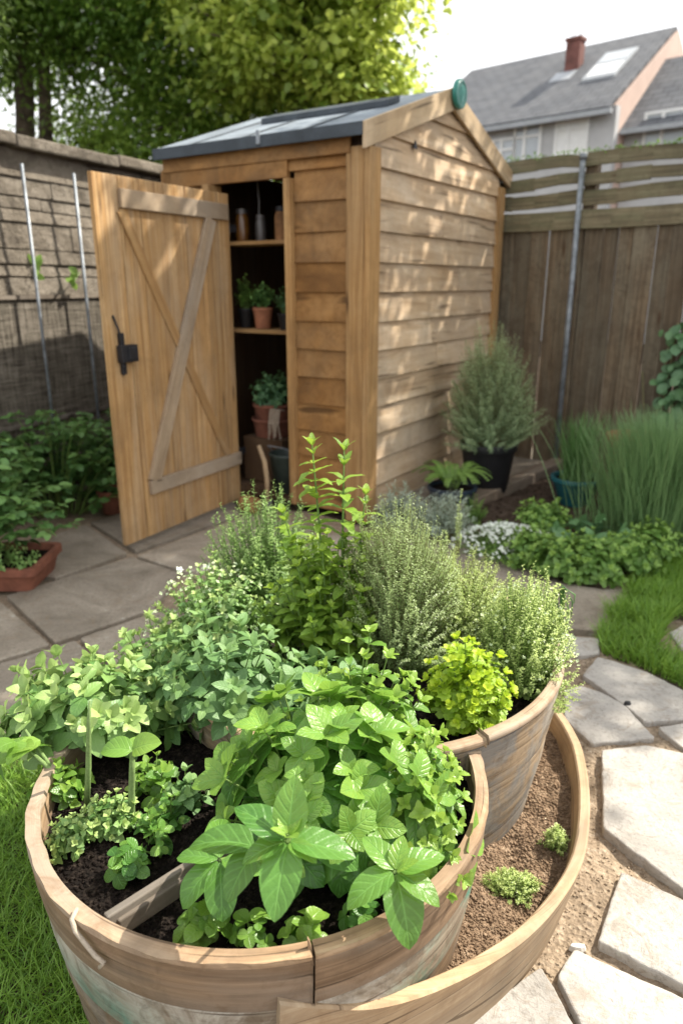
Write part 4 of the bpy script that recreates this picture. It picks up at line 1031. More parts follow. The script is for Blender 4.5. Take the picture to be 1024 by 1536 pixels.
# two loose sprigs on the old wall
for (x, y, lab) in ((52, 402, 'bright leaf sprig on the old wall between the two poles, upper one'), (112, 422, 'small pale leaf sprig on the old wall by the door, lower one')):
    p = D(x, y, 4.75 if x < 80 else 4.95); t = thing('leaf_sprig', lab, 'sprig', p, 'sprigs on the old wall'); lb = LB()
    for i in range(7): lb.add(p+Vector((random.uniform(-.03, .03), 0, random.uniform(-.05, .05))), rng.normal(0, 1, 3), (0, -1, .5), .07, .045, .4, .2, .5)
    lb.build('foliage', L['bed'], t, nl=4); sb = MB(); sb.tube([p+Vector((0, .12, .06)), p, p-Z*.06], .003, 5); sb.build('stem', M['stem'], t)

# ------------------------------------------------------------------ left trough and plants by the wall
tc = Vector((-1.83, 3.17, 0)); t = thing('trough', 'shallow red terracotta trough on the patio at the left edge', 'planter', tc)
def superring(c, a, b, z_, n=40, rr=.035):
    out = []
    for sx, sy, a0 in ((1, 1, 0), (-1, 1, 90), (-1, -1, 180), (1, -1, 270)):
        for k in range(n//4):
            q = R(a0+90*k/(n//4-1)); out.append(Vector((c.x+sx*(a-rr)+rr*math.cos(q), c.y+sy*(b-rr)+rr*math.sin(q), z_)))
    return out
def superpot(c, prof, n=40):
    mb = MB(); V = []; 
    for a, b, z_ in prof: V += superring(c, a, b, z_, n)
    m = len(prof); mb.raw(V, [(i*n+k, i*n+(k+1) % n, (i+1)*n+(k+1) % n, (i+1)*n+k) for i in range(m-1) for k in range(n)]+[tuple(range((m-1)*n, m*n))], [(v.x, v.z) for v in V]); return mb
superpot(tc, [(.42, .15, .012), (.44, .17, .09), (.455, .185, .095), (.455, .185, .13), (.43, .16, .13), (.42, .15, .10)]).build('trough_body', M['terra2'], t, smooth=False)
superpot(tc, [(.425, .155, .10), (.2, .07, .11)]).build('compost', M['soil'], t)
def compound(lb, mb, ctr, rx, ry, H, n, Ls, leaflets=5, nodes=5, **k):
    """stems with pinnate leaves: 3-5 leaflets on a petiole"""
    ctr = np.array(ctr, float)
    for i in range(n):
        ph = i*2.39996+random.uniform(-.3, .3); q = math.sqrt((i+.5)/n)
        tp = ctr+np.array([math.cos(ph)*rx*q, math.sin(ph)*ry*q, H*math.sqrt(max(.08, 1-q*q))*random.uniform(.75, 1.08)])
        b = ctr+np.array([math.cos(ph)*rx*q*.3, math.sin(ph)*ry*q*.3, 0]); c = np.array([b[0]*.7+tp[0]*.3, b[1]*.7+tp[1]*.3, tp[2]*.85+b[2]*.15])
        if mb: mb.tube([bez(b, c, tp, s) for s in (0, .25, .5, .75, 1)], [.005, .0045, .004, .003, .002], 5, cap=False)
        for s in np.linspace(.3, 1, nodes):
            p = bez(b, c, tp, s); a = random.uniform(0, 6.28); out = np.array([math.cos(a), math.sin(a), random.uniform(.0, .6)])
            pl = Ls*random.uniform(.9, 1.6); e = p+unit(out)*pl; e[2] -= pl*.15
            if mb: mb.tube([p, e], .0015, 4, cap=False)
            side = unit(np.cross(out, [0, 0, 1])); yv = max(0, min(1, .6*(s**3)*random.random()))
            for m in range(leaflets):
                if m == 0: q0, dd = e, unit(out)
                else:
                    fr = 1-((m+1)//2)*.32; q0 = p*(1-fr)+e*fr; dd = unit(out*.5+side*(1 if m % 2 else -1))
                sz = Ls*random.uniform(.8, 1.15)*(1 if m == 0 else .82)
                lb.add(q0, dd+np.array([0, 0, -.1]), (0, 0, 1)+rng.normal(0, .25, 3), sz, sz*.68, random.gauss(.7, .2), random.gauss(.2, .1), yv)
def comp_plant(name, label, cat, ctr, rx, ry, H, n, Ls, leaf, group=None, nl=8, serr=.09, prof='ovate', **k):
    t = thing(name, label, cat, ctr, group); lb = LB(); sb = MB(); compound(lb, sb, ctr, rx, ry, H, n, Ls, **k)
    lb.build('foliage', L[leaf], t, nl=nl, na=2, serr=serr, prof=prof); sb.build('stem', M['stem'], t); return t
comp_plant('raspberry_bush', 'leafy dark green raspberry bush growing in the red trough', 'shrub', (-1.86, 3.2, .10), .56, .36, .62, 66, .060, 'dark', nodes=8)
comp_plant('raspberry_bush', 'shaded leafy bush against the reed screen behind the trough', 'shrub', (-1.75, 4.25, .0), .62, .40, .66, 52, .062, 'dark', nodes=6)
comp_plant('raspberry_bush', 'low dark bush by the wall behind the door edge', 'shrub', (-1.50, 4.55, .0), .35, .35, .55, 36, .055, 'dark', nodes=6)
lb = LB(); sb = MB(); t = thing('trough_herb', 'low pale spreading herb along the rim of the red trough', 'herb', (-1.62, 3.08, .12))
mound(lb, sb, (-1.62, 3.06, .12), .30, .13, .10, 50, Ls=.025, asp=.7, nodes=5, zmin=.4, base_r=.7); lb.build('foliage', L['oreg'], t, nl=3); sb.build('stem', M['stem'], t)
p = G(172, 768, 0); pot('plant_pot', 'small dark red pot behind the free edge of the door', 'pot', p, .09, .15, 'terra2')

# ------------------------------------------------------------------ right bed
PADZ = .05
p = G(728, 736, PADZ); p.z = PADZ; pot('plant_pot', 'tall black plastic pot standing against the gable wall', 'pot', p, .175, .33, 'blackpot', .74)
q = p+Z*.29; t = thing('rosemary_bush', 'large round grey-green rosemary bush in the tall black pot', 'shrub', q); lb = LB(); sb = MB()
needle_bush(lb, sb, q+Z*.0, .31, .28, .66, 760, 46, .028, .20, young=.5, zmin=.35, base_r=.4, wob=.015, elev=42)
needle_bush(lb, sb, q-Z*.02, .34, .30, .34, 300, 40, .026, .2, young=.3, zmin=.3, base_r=.4, wob=.015)
lb.build('foliage', L['rose'], t, nl=2, na=1, prof='lance'); sb.build('stem', M['stemw'], t)
p = G(676, 768, PADZ*.2); p.z = .01; pot('plant_pot', 'squat slate-blue pot left of the tall black one', 'pot', p, .145, .17, 'bluepot', .8)
q = p+Z*.15; t = thing('potted_fern', 'pale green arching fern in the squat blue pot', 'plant', q)
k = 60; P_ = np.array(q)+np.stack([rng.normal(0, .04, k), rng.normal(0, .04, k), np.zeros(k)], 1)
lb = LB(); sb = MB()
for i in range(34):
    a = random.uniform(0, 6.28); Ln = random.uniform(.13, .24); e = np.array([math.cos(a), math.sin(a), 0]); b = np.array(q)+e*.03
    c = b+e*Ln*.35+np.array([0, 0, Ln*.95]); tp = b+e*Ln*.95+np.array([0, 0, Ln*.45]); sb.tube([bez(b, c, tp, s) for s in np.linspace(0, 1, 6)], .002, 4, cap=False)
    for s in np.linspace(.2, 1, 15):
        pp = bez(b, c, tp, s); dd = unit(bez(b, c, tp, min(1, s+.03))-bez(b, c, tp, s-.03)); sd_ = unit(np.cross(dd, [0, 0, 1]))
        for m in (-1, 1): lb.add(pp, sd_*m+dd*.4, np.cross(sd_, dd), .038*(1.15-s*.7), .013, .5, .1, .4)
lb.build('foliage', L['bed'], t, nl=2, prof='lance'); sb.build('stem', M['stem'], t)

p = G(860, 756, .03); pot('plant_pot', 'teal glazed bowl pot in the bed before the fence', 'pot', p, .15, .18, 'teal', .6)
t = thing('chives', 'upright green chives growing in the teal pot', 'plant', p+Z*.15)
k = 420; P_ = np.array(p)+np.stack([rng.normal(0, .036, k), rng.normal(0, .036, k), np.full(k, .15)], 1)
blades('foliage', P_, rng.uniform(.2, .46, k), .007, rng.uniform(0, .25, k), L['chive'], t, seg=5, droop=.35)
# ornamental grass clump
gc = G(985, 806, .02); t = thing('ornamental_grass', 'large clump of fine upright grass in front of the fence', 'grass clump', (gc.x, gc.y, 0))
k = 6500; r_ = np.abs(rng.normal(0, .08, k)); a_ = rng.random(k)*6.283
P_ = np.stack([gc.x+.03+r_*np.cos(a_)*1.9, gc.y+r_*np.sin(a_)*1.2, np.full(k, .01)], 1)
blades('foliage', P_, rng.uniform(.34, .74, k), .0055, np.clip(rng.normal(.08, .07, k)+r_*.4, 0, 1), L['orn'], t, seg=6, droop=.42, az=a_+rng.normal(0, .7, k))
t = thing('ornamental_grass', 'second clump of fine upright grass, cut off by the right edge', 'grass clump', (gc.x+.5, gc.y+.1, 0))
k = 3500; r_ = np.abs(rng.normal(0, .12, k)); a_ = rng.random(k)*6.283
P_ = np.stack([gc.x+.52+r_*np.cos(a_)*1.5, gc.y+.1+r_*np.sin(a_), np.full(k, .01)], 1)
blades('foliage', P_, rng.uniform(.3, .60, k), .0045, np.clip(rng.normal(.12, .1, k)+r_*.5, 0, 1), L['orn'], t, seg=6, droop=.5, az=a_+rng.normal(0, .7, k))

def herb(name, label, cat, leaf, ctr, rx, ry, H, n, Ls, nl=4, prof='ovate', serr=0, na=2, group=None, stem='stem', wave=0, fl=0, fr=.006, **k):
    t = thing(name, label, cat, ctr, group); lb = LB(); sb = MB(); mound(lb, sb, ctr, rx, ry, H, n, Ls=Ls, **k)
    lb.build('foliage', L[leaf], t, nl=nl, na=na, prof=prof, serr=serr, wave=wave); sb.build('stem', M[stem], t)
    if fl:
        c = np.array(ctr, float); pts = []
        for i in range(fl):
            a = random.uniform(0, 6.28); q = math.sqrt(random.random())*.95
            pts.append(c+np.array([math.cos(a)*rx*q, math.sin(a)*ry*q, H*math.sqrt(max(.1, 1-q*q))*random.uniform(.92, 1.06)]))
        flowers('flower', pts, fr, t, M['cream'] if cat == 'herb' else None)
    return t
c = G(765, 838, .03); herb('alyssum', 'low mound of white flowered alyssum beside the timber sleeper', 'flower', 'bed', (c.x, c.y+.12, .02), .30, .26, .13, 200, .022, fl=560, fr=.010, nodes=5, asp=.3, zmin=.3)
bedg = 'low leafy plants along the bed edge'
spots = [(800, 858, .15, .14, 'lime-green leafy plant right of the white alyssum'), (845, 872, .16, .15, 'lime-green plant in the middle of the bed edge behind the slab'), (900, 878, .17, .16, 'lime-green leafy plant at the right part of the bed edge'),
         (948, 868, .16, .15, 'lime-green plant below the ornamental grass, last before the verge'), (820, 818, .17, .18, 'darker leafy plant below the teal pot'), (985, 852, .18, .15, 'broad leafy plant at the end of the bed edge by the grass verge')]
for i, (x, y, r_, h_, lab) in enumerate(spots):
    c = G(x, y, .02); herb('bed_plant', lab, 'plant', 'bed', (c.x, c.y+.1, .02), r_, r_*.95, h_*1.25, 60, .048, nl=6, serr=.15, group=bedg, nodes=5, zmin=.3, k=3, young_tip=.7, asp=.62)
c = G(880, 830, .02); herb('hosta', 'large smooth leaved plant under the ornamental grass', 'plant', 'ivy', (c.x, c.y, .02), .22, .18, .16, 12, .10, nl=7, nodes=2, s0=.7, tip=3, asp=.5, zmin=.4, tips=1.0)
c = G(712, 792, .02); herb('bed_plant', 'small fine leaved green tuft at the near end of the timber sleeper', 'plant', 'bed', (c.x, c.y+.05, .02), .10, .10, .17, 50, .018, nl=2, asp=.35, nodes=8, zmin=.4)
for i, (x, y, s_, lab) in enumerate(((605, 812, 1.0, 'silvery lavender plant at the shed corner, left one'), (668, 820, .95, 'silvery lavender plant at the shed corner, right one'))):
    c = G(x, y, .02); t = thing('lavender', lab, 'herb', (c.x, c.y+.1, .01), 'lavender at the shed corner'); lb = LB(); sb = MB()
    needle_bush(lb, sb, (c.x, c.y+.12, .01), .19*s_, .17*s_, .27*s_, 130, 24, .034, .22, young=.6, zmin=.4, base_r=.5, wob=.02, elev=35)
    lb.build('foliage', L['silver'], t, nl=2, na=1, prof='lance'); sb.build('stem', M['stemw'], t)
# climber on the fence at the right edge
p = fpt(1.05, 0, .1); t = thing('climber', 'broad leaved climber growing up the fence at the right edge', 'climber', p)
lb = LB(); sb = MB()
for i in range(9):
    k0 = random.uniform(1.0, 1.7); a = fpt(k0, .1, .06); tp = fpt(k0+random.uniform(-.15, .15), random.uniform(.75, 1.12), .05); sb.tube([a, a.lerp(tp, .5)+fn*.03, tp], .004, 5)
for i in range(650):
    k0 = random.uniform(1.0, 2.0); zz = random.uniform(.35, 1.12)*1; pp = fpt(k0, zz, random.uniform(.03, .17)); s_ = random.uniform(.045, .095)
    lb.add(pp, np.array(fn)*.6+np.array([0, 0, -.9])+rng.normal(0, .5, 3), np.array(fn)*1.0+np.array([0, 0, .6])+rng.normal(0, .3, 3), s_, s_*.8, .4, .15, random.uniform(0, .5))
lb.build('foliage', L['ivy'], t, nl=5, na=2, prof='round'); sb.build('stem', M['stemw'], t)
p = fpt(1.0, .0, .42); p.z = .0; pot('plant_pot', 'terracotta pot half hidden behind the ornamental grass at the right edge', 'pot', p, .17, .42, 'terra', .75)

# ------------------------------------------------------------------ the barrel planter
K1 = Vector((-.155, 1.222, 0)); R1 = .434; K2 = Vector((.06, 1.725, 0)); R2 = .508; TH_ = .021
planter = thing('herb_planter', 'tiered curved wooden barrel planter filled with herbs in the foreground', 'planter', (K1.x, K1.y, 0))
def cyl_wall(mb, K, prof_out, th, a0, a1, n, gap=True, r=None, top=True):
    """curved wall segment: prof_out = [(radius,z)...] bottom to top; closed solid"""
    m = len(prof_out); V = []; U = []; o = random.random()*5
    for i in range(n+1):
        a = a0+(a1-a0)*i/n; e = Vector((math.cos(a), math.sin(a), 0))
        for rr, z_ in prof_out: V.append(K+e*rr+Z*z_); U.append((a*R1+o, z_+o))
        for rr, z_ in reversed(prof_out): V.append(K+e*(rr-th)+Z*z_); U.append((a*R1+o, z_+th+o))
    q = 2*m; Fc = []
    for i in range(n):
        for j in range(q): Fc.append((i*q+j, (i+1)*q+j, (i+1)*q+(j+1) % q, i*q+(j+1) % q))
    Fc.append(tuple(reversed(range(q)))); Fc.append(tuple(range(n*q, (n+1)*q)))
    mb.raw(V, Fc, U, r)
def r1(z_): return .385+.050*min(1, (z_/.42))**.8
# arc of main barrel: from junction right (K2 side) clockwise through front, left, to the back junction
dK = (K2-K1).length; eK = (K2-K1)/dK; aK = (dK*dK+R1*R1-R2*R2)/(2*dK); hK = math.sqrt(R1*R1-aK*aK); mK = K1+eK*aK
J1 = mK+Vector((eK.y, -eK.x, 0))*hK; J2 = mK-Vector((eK.y, -eK.x, 0))*hK
aJ1 = math.atan2(J1.y-K1.y, J1.x-K1.x); aJ2 = math.atan2(J2.y-K1.y, J2.x-K1.x)-2*math.pi
splitA = math.atan2(.779-K1.y, -.035-K1.x)
bands = [(.0, .125, 'bandlow', -.003, 'lower_hoop_board'), (.128, .212, 'bandlow', .0, 'lower_hoop_board'), (.215, .318, 'band', .003, 'painted_board'), (.321, .418, 'barrel', .006, 'top_board')]
for z0, z1, mt, off, nm in bands:
    mb = MB(); pr = [(r1(z0)+off, z0), (r1((z0+z1)/2)+off+.002, (z0+z1)/2), (r1(z1)+off, z1)]
    segs = [(aJ1, splitA+.004), (splitA-.004, aJ2)] if nm == 'top_board' else [(aJ1, aJ2)]
    for s0, s1 in segs: cyl_wall(mb, K1, pr, TH_, s1, s0, 90, r=.5)
    mb.build(nm, M[mt], planter, bevel=.003)
mb = MB()   # worn rim
for s0, s1 in ((aJ1+.0, splitA+.006), (splitA-.006, aJ2)):
    n_ = 70; V = []; U = []
    for i in range(n_+1):
        a = s0+(s1-s0)*i/n_; e = Vector((math.cos(a), math.sin(a), 0)); wv = .0015*math.sin(a*13)+.0012*math.sin(a*37)
        for rr, z_ in ((r1(.42)+.007, .4185), (r1(.42)+.006+wv, .427), (r1(.42)-.018, .429), (r1(.42)-.020+wv, .4185)): V.append(K1+e*rr+Z*z_); U.append((a*R1, rr+z_))
    Fc = []
    for i in range(n_):
        for j in range(3): Fc.append((i*4+j, (i+1)*4+j, (i+1)*4+j+1, i*4+j+1))
    Fc += [(0, 1, 2, 3), (n_*4+3, n_*4+2, n_*4+1, n_*4)]
    mb.raw(V, Fc, U, .5)
mb.build('rim', M['rim'], planter)
# upright end cap where the main wall meets the upper barrel
mb = MB(); e = Vector((math.cos(aJ1), math.sin(aJ1), 0)); pe = K1+e*(r1(.42)-.006); tn = Vector((-e.y, e.x, 0))
mb.box(pe+Z*.27+tn*.008, e*.016, tn*.012, Z*.162, g=Z, r=.6); mb.build('end_post', M['batten'], planter, bevel=.003)
# split with standing splinter
mb = MB(); es = Vector((math.cos(splitA), math.sin(splitA), 0)); ps = K1+es*(r1(.42)-.008)
mb.hexa([ps+Vector((-.004, -.008, .40)), ps+Vector((.006, -.008, .40)), ps+Vector((.006, .002, .40)), ps+Vector((-.004, .002, .40)), ps+Vector((-.006, -.004, .448)), ps+Vector((-.003, -.004, .442)), ps+Vector((-.003, 0, .442)), ps+Vector((-.006, 0, .448))], Z); mb.build('splinter', M['rim'], planter)
# upper barrel (full round)
def r2(z_): return .428+.076*min(1, (z_/.45))**.7
aa0 = R(-205); aa1 = R(155)
for z0, z1, mt, off in ((.0, .15, 'bandup', 0), (.152, .30, 'bandup', .002), (.302, .438, 'bandup', .004)):
    mb = MB(); cyl_wall(mb, K2, [(r2(z0)+off, z0), (r2((z0+z1)/2)+off+.003, (z0+z1)/2), (r2(z1)+off, z1)], TH_, aa0, aa1, 130, r=.5); mb.build('upper_board', M[mt], planter, bevel=.003)
sp2 = math.atan2(1.273-K2.y, .3-K2.x)
for s0, s1, lift in ((sp2+.008, sp2+2.2, .004), (sp2-4.0, sp2-.004, 0)):
    mb = MB(); cyl_wall(mb, K2, [(r2(.45)+.006, .438+lift), (r2(.45)+.008, .447+lift), (r2(.45)+.004, .454+lift)], TH_+.004, s0, s1, 90, r=.7); mb.build('upper_rim', M['rim'], planter, bevel=.004)
# black liner showing between the two barrels
mb = MB(); V = []; Fc = []; n_ = 40; mm = 14; U = []
for i in range(n_+1):
    a = R(-110)+R(60)*i/n_
    for j in range(mm+1):
        z_ = .432-.115*j/mm; rr = r2(z_)+.016+.05*(j/mm)**2.5+.010*mnoise.noise((a*9, j*.35, 3))+.004*mnoise.noise((a*30, j*.9, 7)); V.append(K2+Vector((math.cos(a), math.sin(a), 0))*rr+Z*z_); U.append((a, z_))
Fc = [(i*(mm+1)+j, (i+1)*(mm+1)+j, (i+1)*(mm+1)+j+1, i*(mm+1)+j+1) for i in range(n_) for j in range(mm)]
def in_main(p): return (p.x-K1.x)**2+(p.y-K1.y)**2 < (R1-.028)**2
Fc = [f for f in Fc if all(in_main(V[q]) for q in f)]
mb.raw(V, Fc, U); mb.build('liner', M['liner'], planter, smooth=True)
# divider board
d0 = G(152, 1391, .40); d1 = G(298, 1290, .405); dd = (d1-d0).normalized()
mb = MB(); mb.bar(d0+dd*.008, d0+dd*.42-Z*.02, .034, .014, Z, .5); mb.bar(d0+dd*.01+Vector((.014, .004, -.014)), d0+dd*.16+Vector((.014, .004, -.02)), .034, .012, Z, .2)
mb.build('divider_board', M['old'], planter, bevel=.003)
# cord handle looped on the rim
mb = MB(); h0 = K1+Vector((math.cos(R(-142)), math.sin(R(-142)), 0))*(r1(.42)+.010)
def onrim(px, py, z_, o=.014):
    g_ = G(px, py, z_); a_ = math.atan2(g_.y-K1.y, g_.x-K1.x); return K1+Vector((math.cos(a_), math.sin(a_), 0))*(r1(.42)+o)+Z*z_
pts = [onrim(120, 1360, .432, -.004), onrim(124, 1366, .431, .012), onrim(134, 1380, .415), onrim(150, 1398, .402), onrim(166, 1411, .390), onrim(180, 1417, .386), onrim(181, 1418, .372)]
mb.tube(pts, .0038, 8); mb.build('cord_handle', M['cord'], planter, smooth=True)
# soil
def in1(x, y): return (x-K1.x)**2+(y-K1.y)**2 < (R1-.02)**2 and (x-K2.x)**2+(y-K2.y)**2 > (R2-.02)**2
def in2(x, y): return (x-K2.x)**2+(y-K2.y)**2 < (R2-.02)**2
soil_patch('soil', in1, (-.65, .76, .3, 1.7), .355, M['soil'], planter, .010, 9000, (.0012, .006), .014)
soil_patch('soil', in2, (-.48, 1.2, .64, 2.32), .385, M['soil'], planter, .016, 5000, (.0015, .006), .016)
# outer low ring (curved board rising towards the front)
ringpts = [(420, 1505, .355), (490, 1511, .31), (560, 1511, .275), (630, 1494, .245), (696, 1466, .222), (745, 1438, .205), (786, 1409, .192), (822, 1374, .18), (850, 1337, .172), (868, 1305, .166), (879, 1272, .16), (884, 1230, .155), (884, 1190, .152), (880, 1155, .15), (872, 1120, .15), (860, 1094, .15), (848, 1075, .15)]
RP = [G(*p) for p in ringpts]
RP += [Vector((.64, 1.88, .15)), Vector((.60, 2.02, .14)), Vector((.52, 2.16, .13))]
def catmull(P, m=6):
    out = []
    for i in range(len(P)-1):
        p0 = P[max(0, i-1)]; p1 = P[i]; p2 = P[i+1]; p3 = P[min(len(P)-1, i+2)]
        for k in range(m):
            t_ = k/m; out.append(.5*((2*p1)+(-p0+p2)*t_+(2*p0-5*p1+4*p2-p3)*t_*t_+(-p0+3*p1-3*p2+p3)*t_**3))
    out.append(P[-1]); return out
RC = catmull(RP, 6)
V = []; U = []; s_ = 0; th = .026
for i, p in enumerate(RC):
    a = RC[max(0, i-1)]; b = RC[min(len(RC)-1, i+1)]; tdir = (b-a); tdir.z = 0; tdir.normalize(); nrm = Vector((tdir.y, -tdir.x, 0))   # outward
    if i: s_ += (p-RC[i-1]).length
    inn = .12*min(1, p.z/.2)*.35
    zt = p.z
    for off, z_ in ((-inn, -.02), (-inn*.45+.002, zt*.5), (0, zt-.004), (-.004, zt), (-th+.004, zt), (-th, zt-.004), (-th-inn*.45, zt*.5), (-th-inn, -.02)):
        V.append(Vector((p.x, p.y, 0))+nrm*off+Z*z_); U.append((s_, z_+off*1.0+(.2 if off <= -th else 0)))
q = 8; n_ = len(RC)-1; Fc = [(i*q+j, (i+1)*q+j, (i+1)*q+(j+1) % q, i*q+(j+1) % q) for i in range(n_) for j in range(q)]+[tuple(reversed(range(q))), tuple(range(n_*q, (n_+1)*q))]
mb = MB(); mb.raw(V, Fc, U, .5); mb.build('outer_ring_board', M['ringwood'], planter)
ringpoly = [(p.x, p.y) for p in RC]+[(.08, 1.9), (-.175, 1.3)]
ins = []
for i, p in enumerate(RC):
    td = RC[min(len(RC)-1, i+1)]-RC[max(0, i-1)]; td.z = 0; td.normalize(); ins.append((p.x-td.y*.034, p.y+td.x*.034))
inr = inpoly(ins+[(.08, 2.2), (-.175, 1.3)])
def in3(x, y): return inr(x, y) and (x-K1.x)**2+(y-K1.y)**2 > (.395)**2 and (x-K2.x)**2+(y-K2.y)**2 > (.44)**2
def ringz(x, y): return .085+.12*max(0, min(1, (.38-x)/.5))
soil_patch('soil', in3, (-.1, .72, .68, 2.2), .09, M['soil2'], planter, .009, 13000, (.0012, .006), .016, zf=ringz)

# ------------------------------------------------------------------ herbs in the planter
S1, S2 = .355, .385
herb('basil', 'big bushy basil plant with large glossy leaves filling the front of the planter', 'basil', 'basil', (-.03, 1.10, S1), .24, .20, .275, 54, .096, nl=8, na=4, nodes=4, s0=.40, k=2, asp=.66, elev=10, droop=.9, fold=.14, tip=4, tips=.62, zmin=.2, stem_r=.003, wave=.035, tipflat=25, young_tip=.55)
# tallest basil shoots at the front with hand-placed rosettes
def rosette(lb, sb, tip, base, leaves_, st=.004):
    sb.tube([base, base.lerp(tip, .5)+Vector((0, .01, .01)), tip], [st, st, st*.7], 7)
    for (az, el, Ln, cu, yg) in leaves_:
        a = R(az); e = R(el); d = np.array([math.cos(a)*math.cos(e), math.sin(a)*math.cos(e), math.sin(e)]); n_ = np.array([-math.cos(a)*math.sin(e), -math.sin(a)*math.sin(e), math.cos(e)])
        lb.add(np.array(tip)+d*.004, d, n_, Ln, Ln*.60, cu, .22, yg)
t = thing('basil', 'foremost basil shoot with the largest spread leaves, above the front of the main bed', 'basil', (-.05, 1.0, S1))
lb = LB(); sb = MB()
tip = D(432, 1272, .83)
rosette(lb, sb, tip+Z*.012, Vector((-.04, 1.02, S1)), [(-100, -24, .098, .5, .0), (-8, 2, .095, .45, .05), (150, 22, .092, .4, .0), (80, 62, .085, .3, .35), (200, 0, .066, .6, .15), (-38, 4, .05, .5, .3)])
rosette(lb, sb, tip+Z*.020, tip, [(-60, 40, .034, .2, .8), (120, 45, .03, .2, .9), (30, 50, .028, .2, .9), (200, 45, .028, .2, .9)])
tip2 = D(385, 1262, .86)-Z*.01
rosette(lb, sb, tip2, Vector((-.06, 1.03, S1)), [(170, 10, .105, .7, .1), (-120, -10, .08, .7, .1)])
lb.build('foliage', L['basil'], t, nl=12, na=6, wave=.02); sb.build('stem', M['stem'], t)
t = thing('basil', 'basil shoot leaning out over the front right rim with drooping leaves', 'basil', (.04, 1.0, S1))
lb = LB(); sb = MB(); tip = D(592, 1308, .86)
rosette(lb, sb, tip, Vector((.03, 1.03, S1)), [(-75, -25, .10, .8, .15), (-30, -5, .075, .6, .3), (-150, 0, .085, .7, .1), (20, 15, .08, .5, .2), (130, 25, .07, .5, .3), (70, 40, .05, .3, .7), (-10, 45, .04, .3, .9)])
lb.build('foliage', L['basil'], t, nl=10, na=4, wave=.03); sb.build('stem', M['stem'], t)
t = thing('basil', 'basil shoot with rounded leaves leaning left over the divider board', 'basil', (-.15, 1.0, S1))
lb = LB(); sb = MB(); tip = D(330, 1290, .92)
rosette(lb, sb, tip, Vector((-.12, 1.04, S1)), [(-140, -15, .085, .8, .1), (-80, -20, .085, .9, .1), (170, 10, .07, .6, .1), (100, 20, .08, .5, .2), (-20, 10, .07, .5, .2)])
lb.build('foliage', L['basil'], t, nl=10, na=4, wave=.03, prof='round'); sb.build('stem', M['stem'], t)
herb('mint', 'small leaved crinkled mint spreading to the right rim beside the basil', 'mint', 'mint', (.135, 1.12, S1), .10, .18, .20, 90, .036, nl=6, serr=.08, nodes=6, k=2, zmin=.25, asp=.68, droop=.7, young_tip=.8, wave=.05)
herb('mint', 'mint shoots with toothed leaves behind the basil near the black liner', 'mint', 'mint', (.03, 1.27, S1), .17, .10, .29, 46, .045, nl=6, serr=.08, nodes=5, k=2, zmin=.3, asp=.66, droop=.7, young_tip=.7, wave=.05)
sg = 'round leaved seedlings along the front rim'
for i, (x, y, s_, n_, lab) in enumerate(((303, 1408, .032, 9, 'blue-green round leaved seedling just right of the divider board'), (455, 1425, .032, 8, 'yellow-green seedling against the front rim beside the split'), (380, 1418, .026, 7, 'small lime seedling at the front rim left of the split'),
                                 (195, 1315, .026, 9, 'rounded seedling left of the divider board tip'), (240, 1283, .02, 5, 'tiny four leaved seedling above the divider board tip'), (545, 1390, .024, 8, 'seedling under the basil near the front right rim'))):
    c = G(x, y, S1); herb('basil_seedling', lab, 'seedling', 'mint' if i in (0, 1, 2) else 'basil', c, .035, .03, .055, n_, s_, nl=6, na=2, prof='round', asp=.85, nodes=2, s0=.6, tip=3, tips=.95, young_tip=.15+.3*(i % 3 == 1), zmin=.3, group=sg, base_r=.2, elev=5, tipflat=8)
herb('oregano', 'small bright oregano tuft against the left rim of the main bed', 'herb', 'oreg', G(112, 1268, S1), .055, .05, .06, 34, .018, nl=3, nodes=5, zmin=.3, asp=.7)
herb('oregano', 'small pale oregano tuft around the foot of the two thick stems', 'herb', 'oreg', G(168, 1245, S1), .065, .05, .07, 38, .022, nl=4, nodes=4, zmin=.3, asp=.8, young_tip=.9)
for (x, y, rx_, n_, Ls_, nm, lab) in ((232, 1190, .05, 14, .032, 'mint', 'young leafy herb on bare soil right of the two broad bean leaves'), (278, 1215, .045, 12, .034, 'sage', 'young grey-green herb just left of the basil'),
        (95, 1195, .06, 22, .030, 'mint', 'low bright herb between the leaning stem and the left rim'), (228, 1262, .03, 7, .03, 'basil', 'tiny seedling in the middle of the open soil'), (255, 1240, .03, 6, .026, 'basil', 'tiny seedling beside the lowest left basil leaves')):
    herb('young_herb', lab, 'seedling', nm, G(x, y, S1), rx_, rx_, .075, n_, Ls_, nl=6, na=2, nodes=3, asp=.7, zmin=.35, tip=3, group='young herbs in the open soil', young_tip=.5)
# thick fuzzy bean stems
bg = 'thick fuzzy bean stems on the left'
t = thing('bean_seedling', 'thick fuzzy bean stem topped by two broad leaves', 'seedling', G(197, 1232, S1), bg)
b = G(197, 1240, S1); tp = D(199, 1125, b.y-.005); sb = MB(); sb.tube([b-Z*.02, b.lerp(tp, .3), b.lerp(tp, .7), tp], [.0070, .0064, .0058, .0048], 12); sb.build('stem', M['fuzz'], t, smooth=True)
lb = LB(); lb.add(tp, (-.9, -.1, .30), (.2, -.35, 1), .062, .046, .9, .3, .05); lb.add(tp, (.75, -.15, .55), (-.5, -.5, 1), .058, .048, .8, .3, .45); lb.add(tp, (.3, .8, .2), (0, 0, 1), .05, .04, .7, .2, .2)
lb.build('leaf', L['mint'], t, nl=10, na=4)
t = thing('bean_seedling', 'bare pointed fuzzy bean stem without leaves', 'seedling', G(130, 1215, S1), bg)
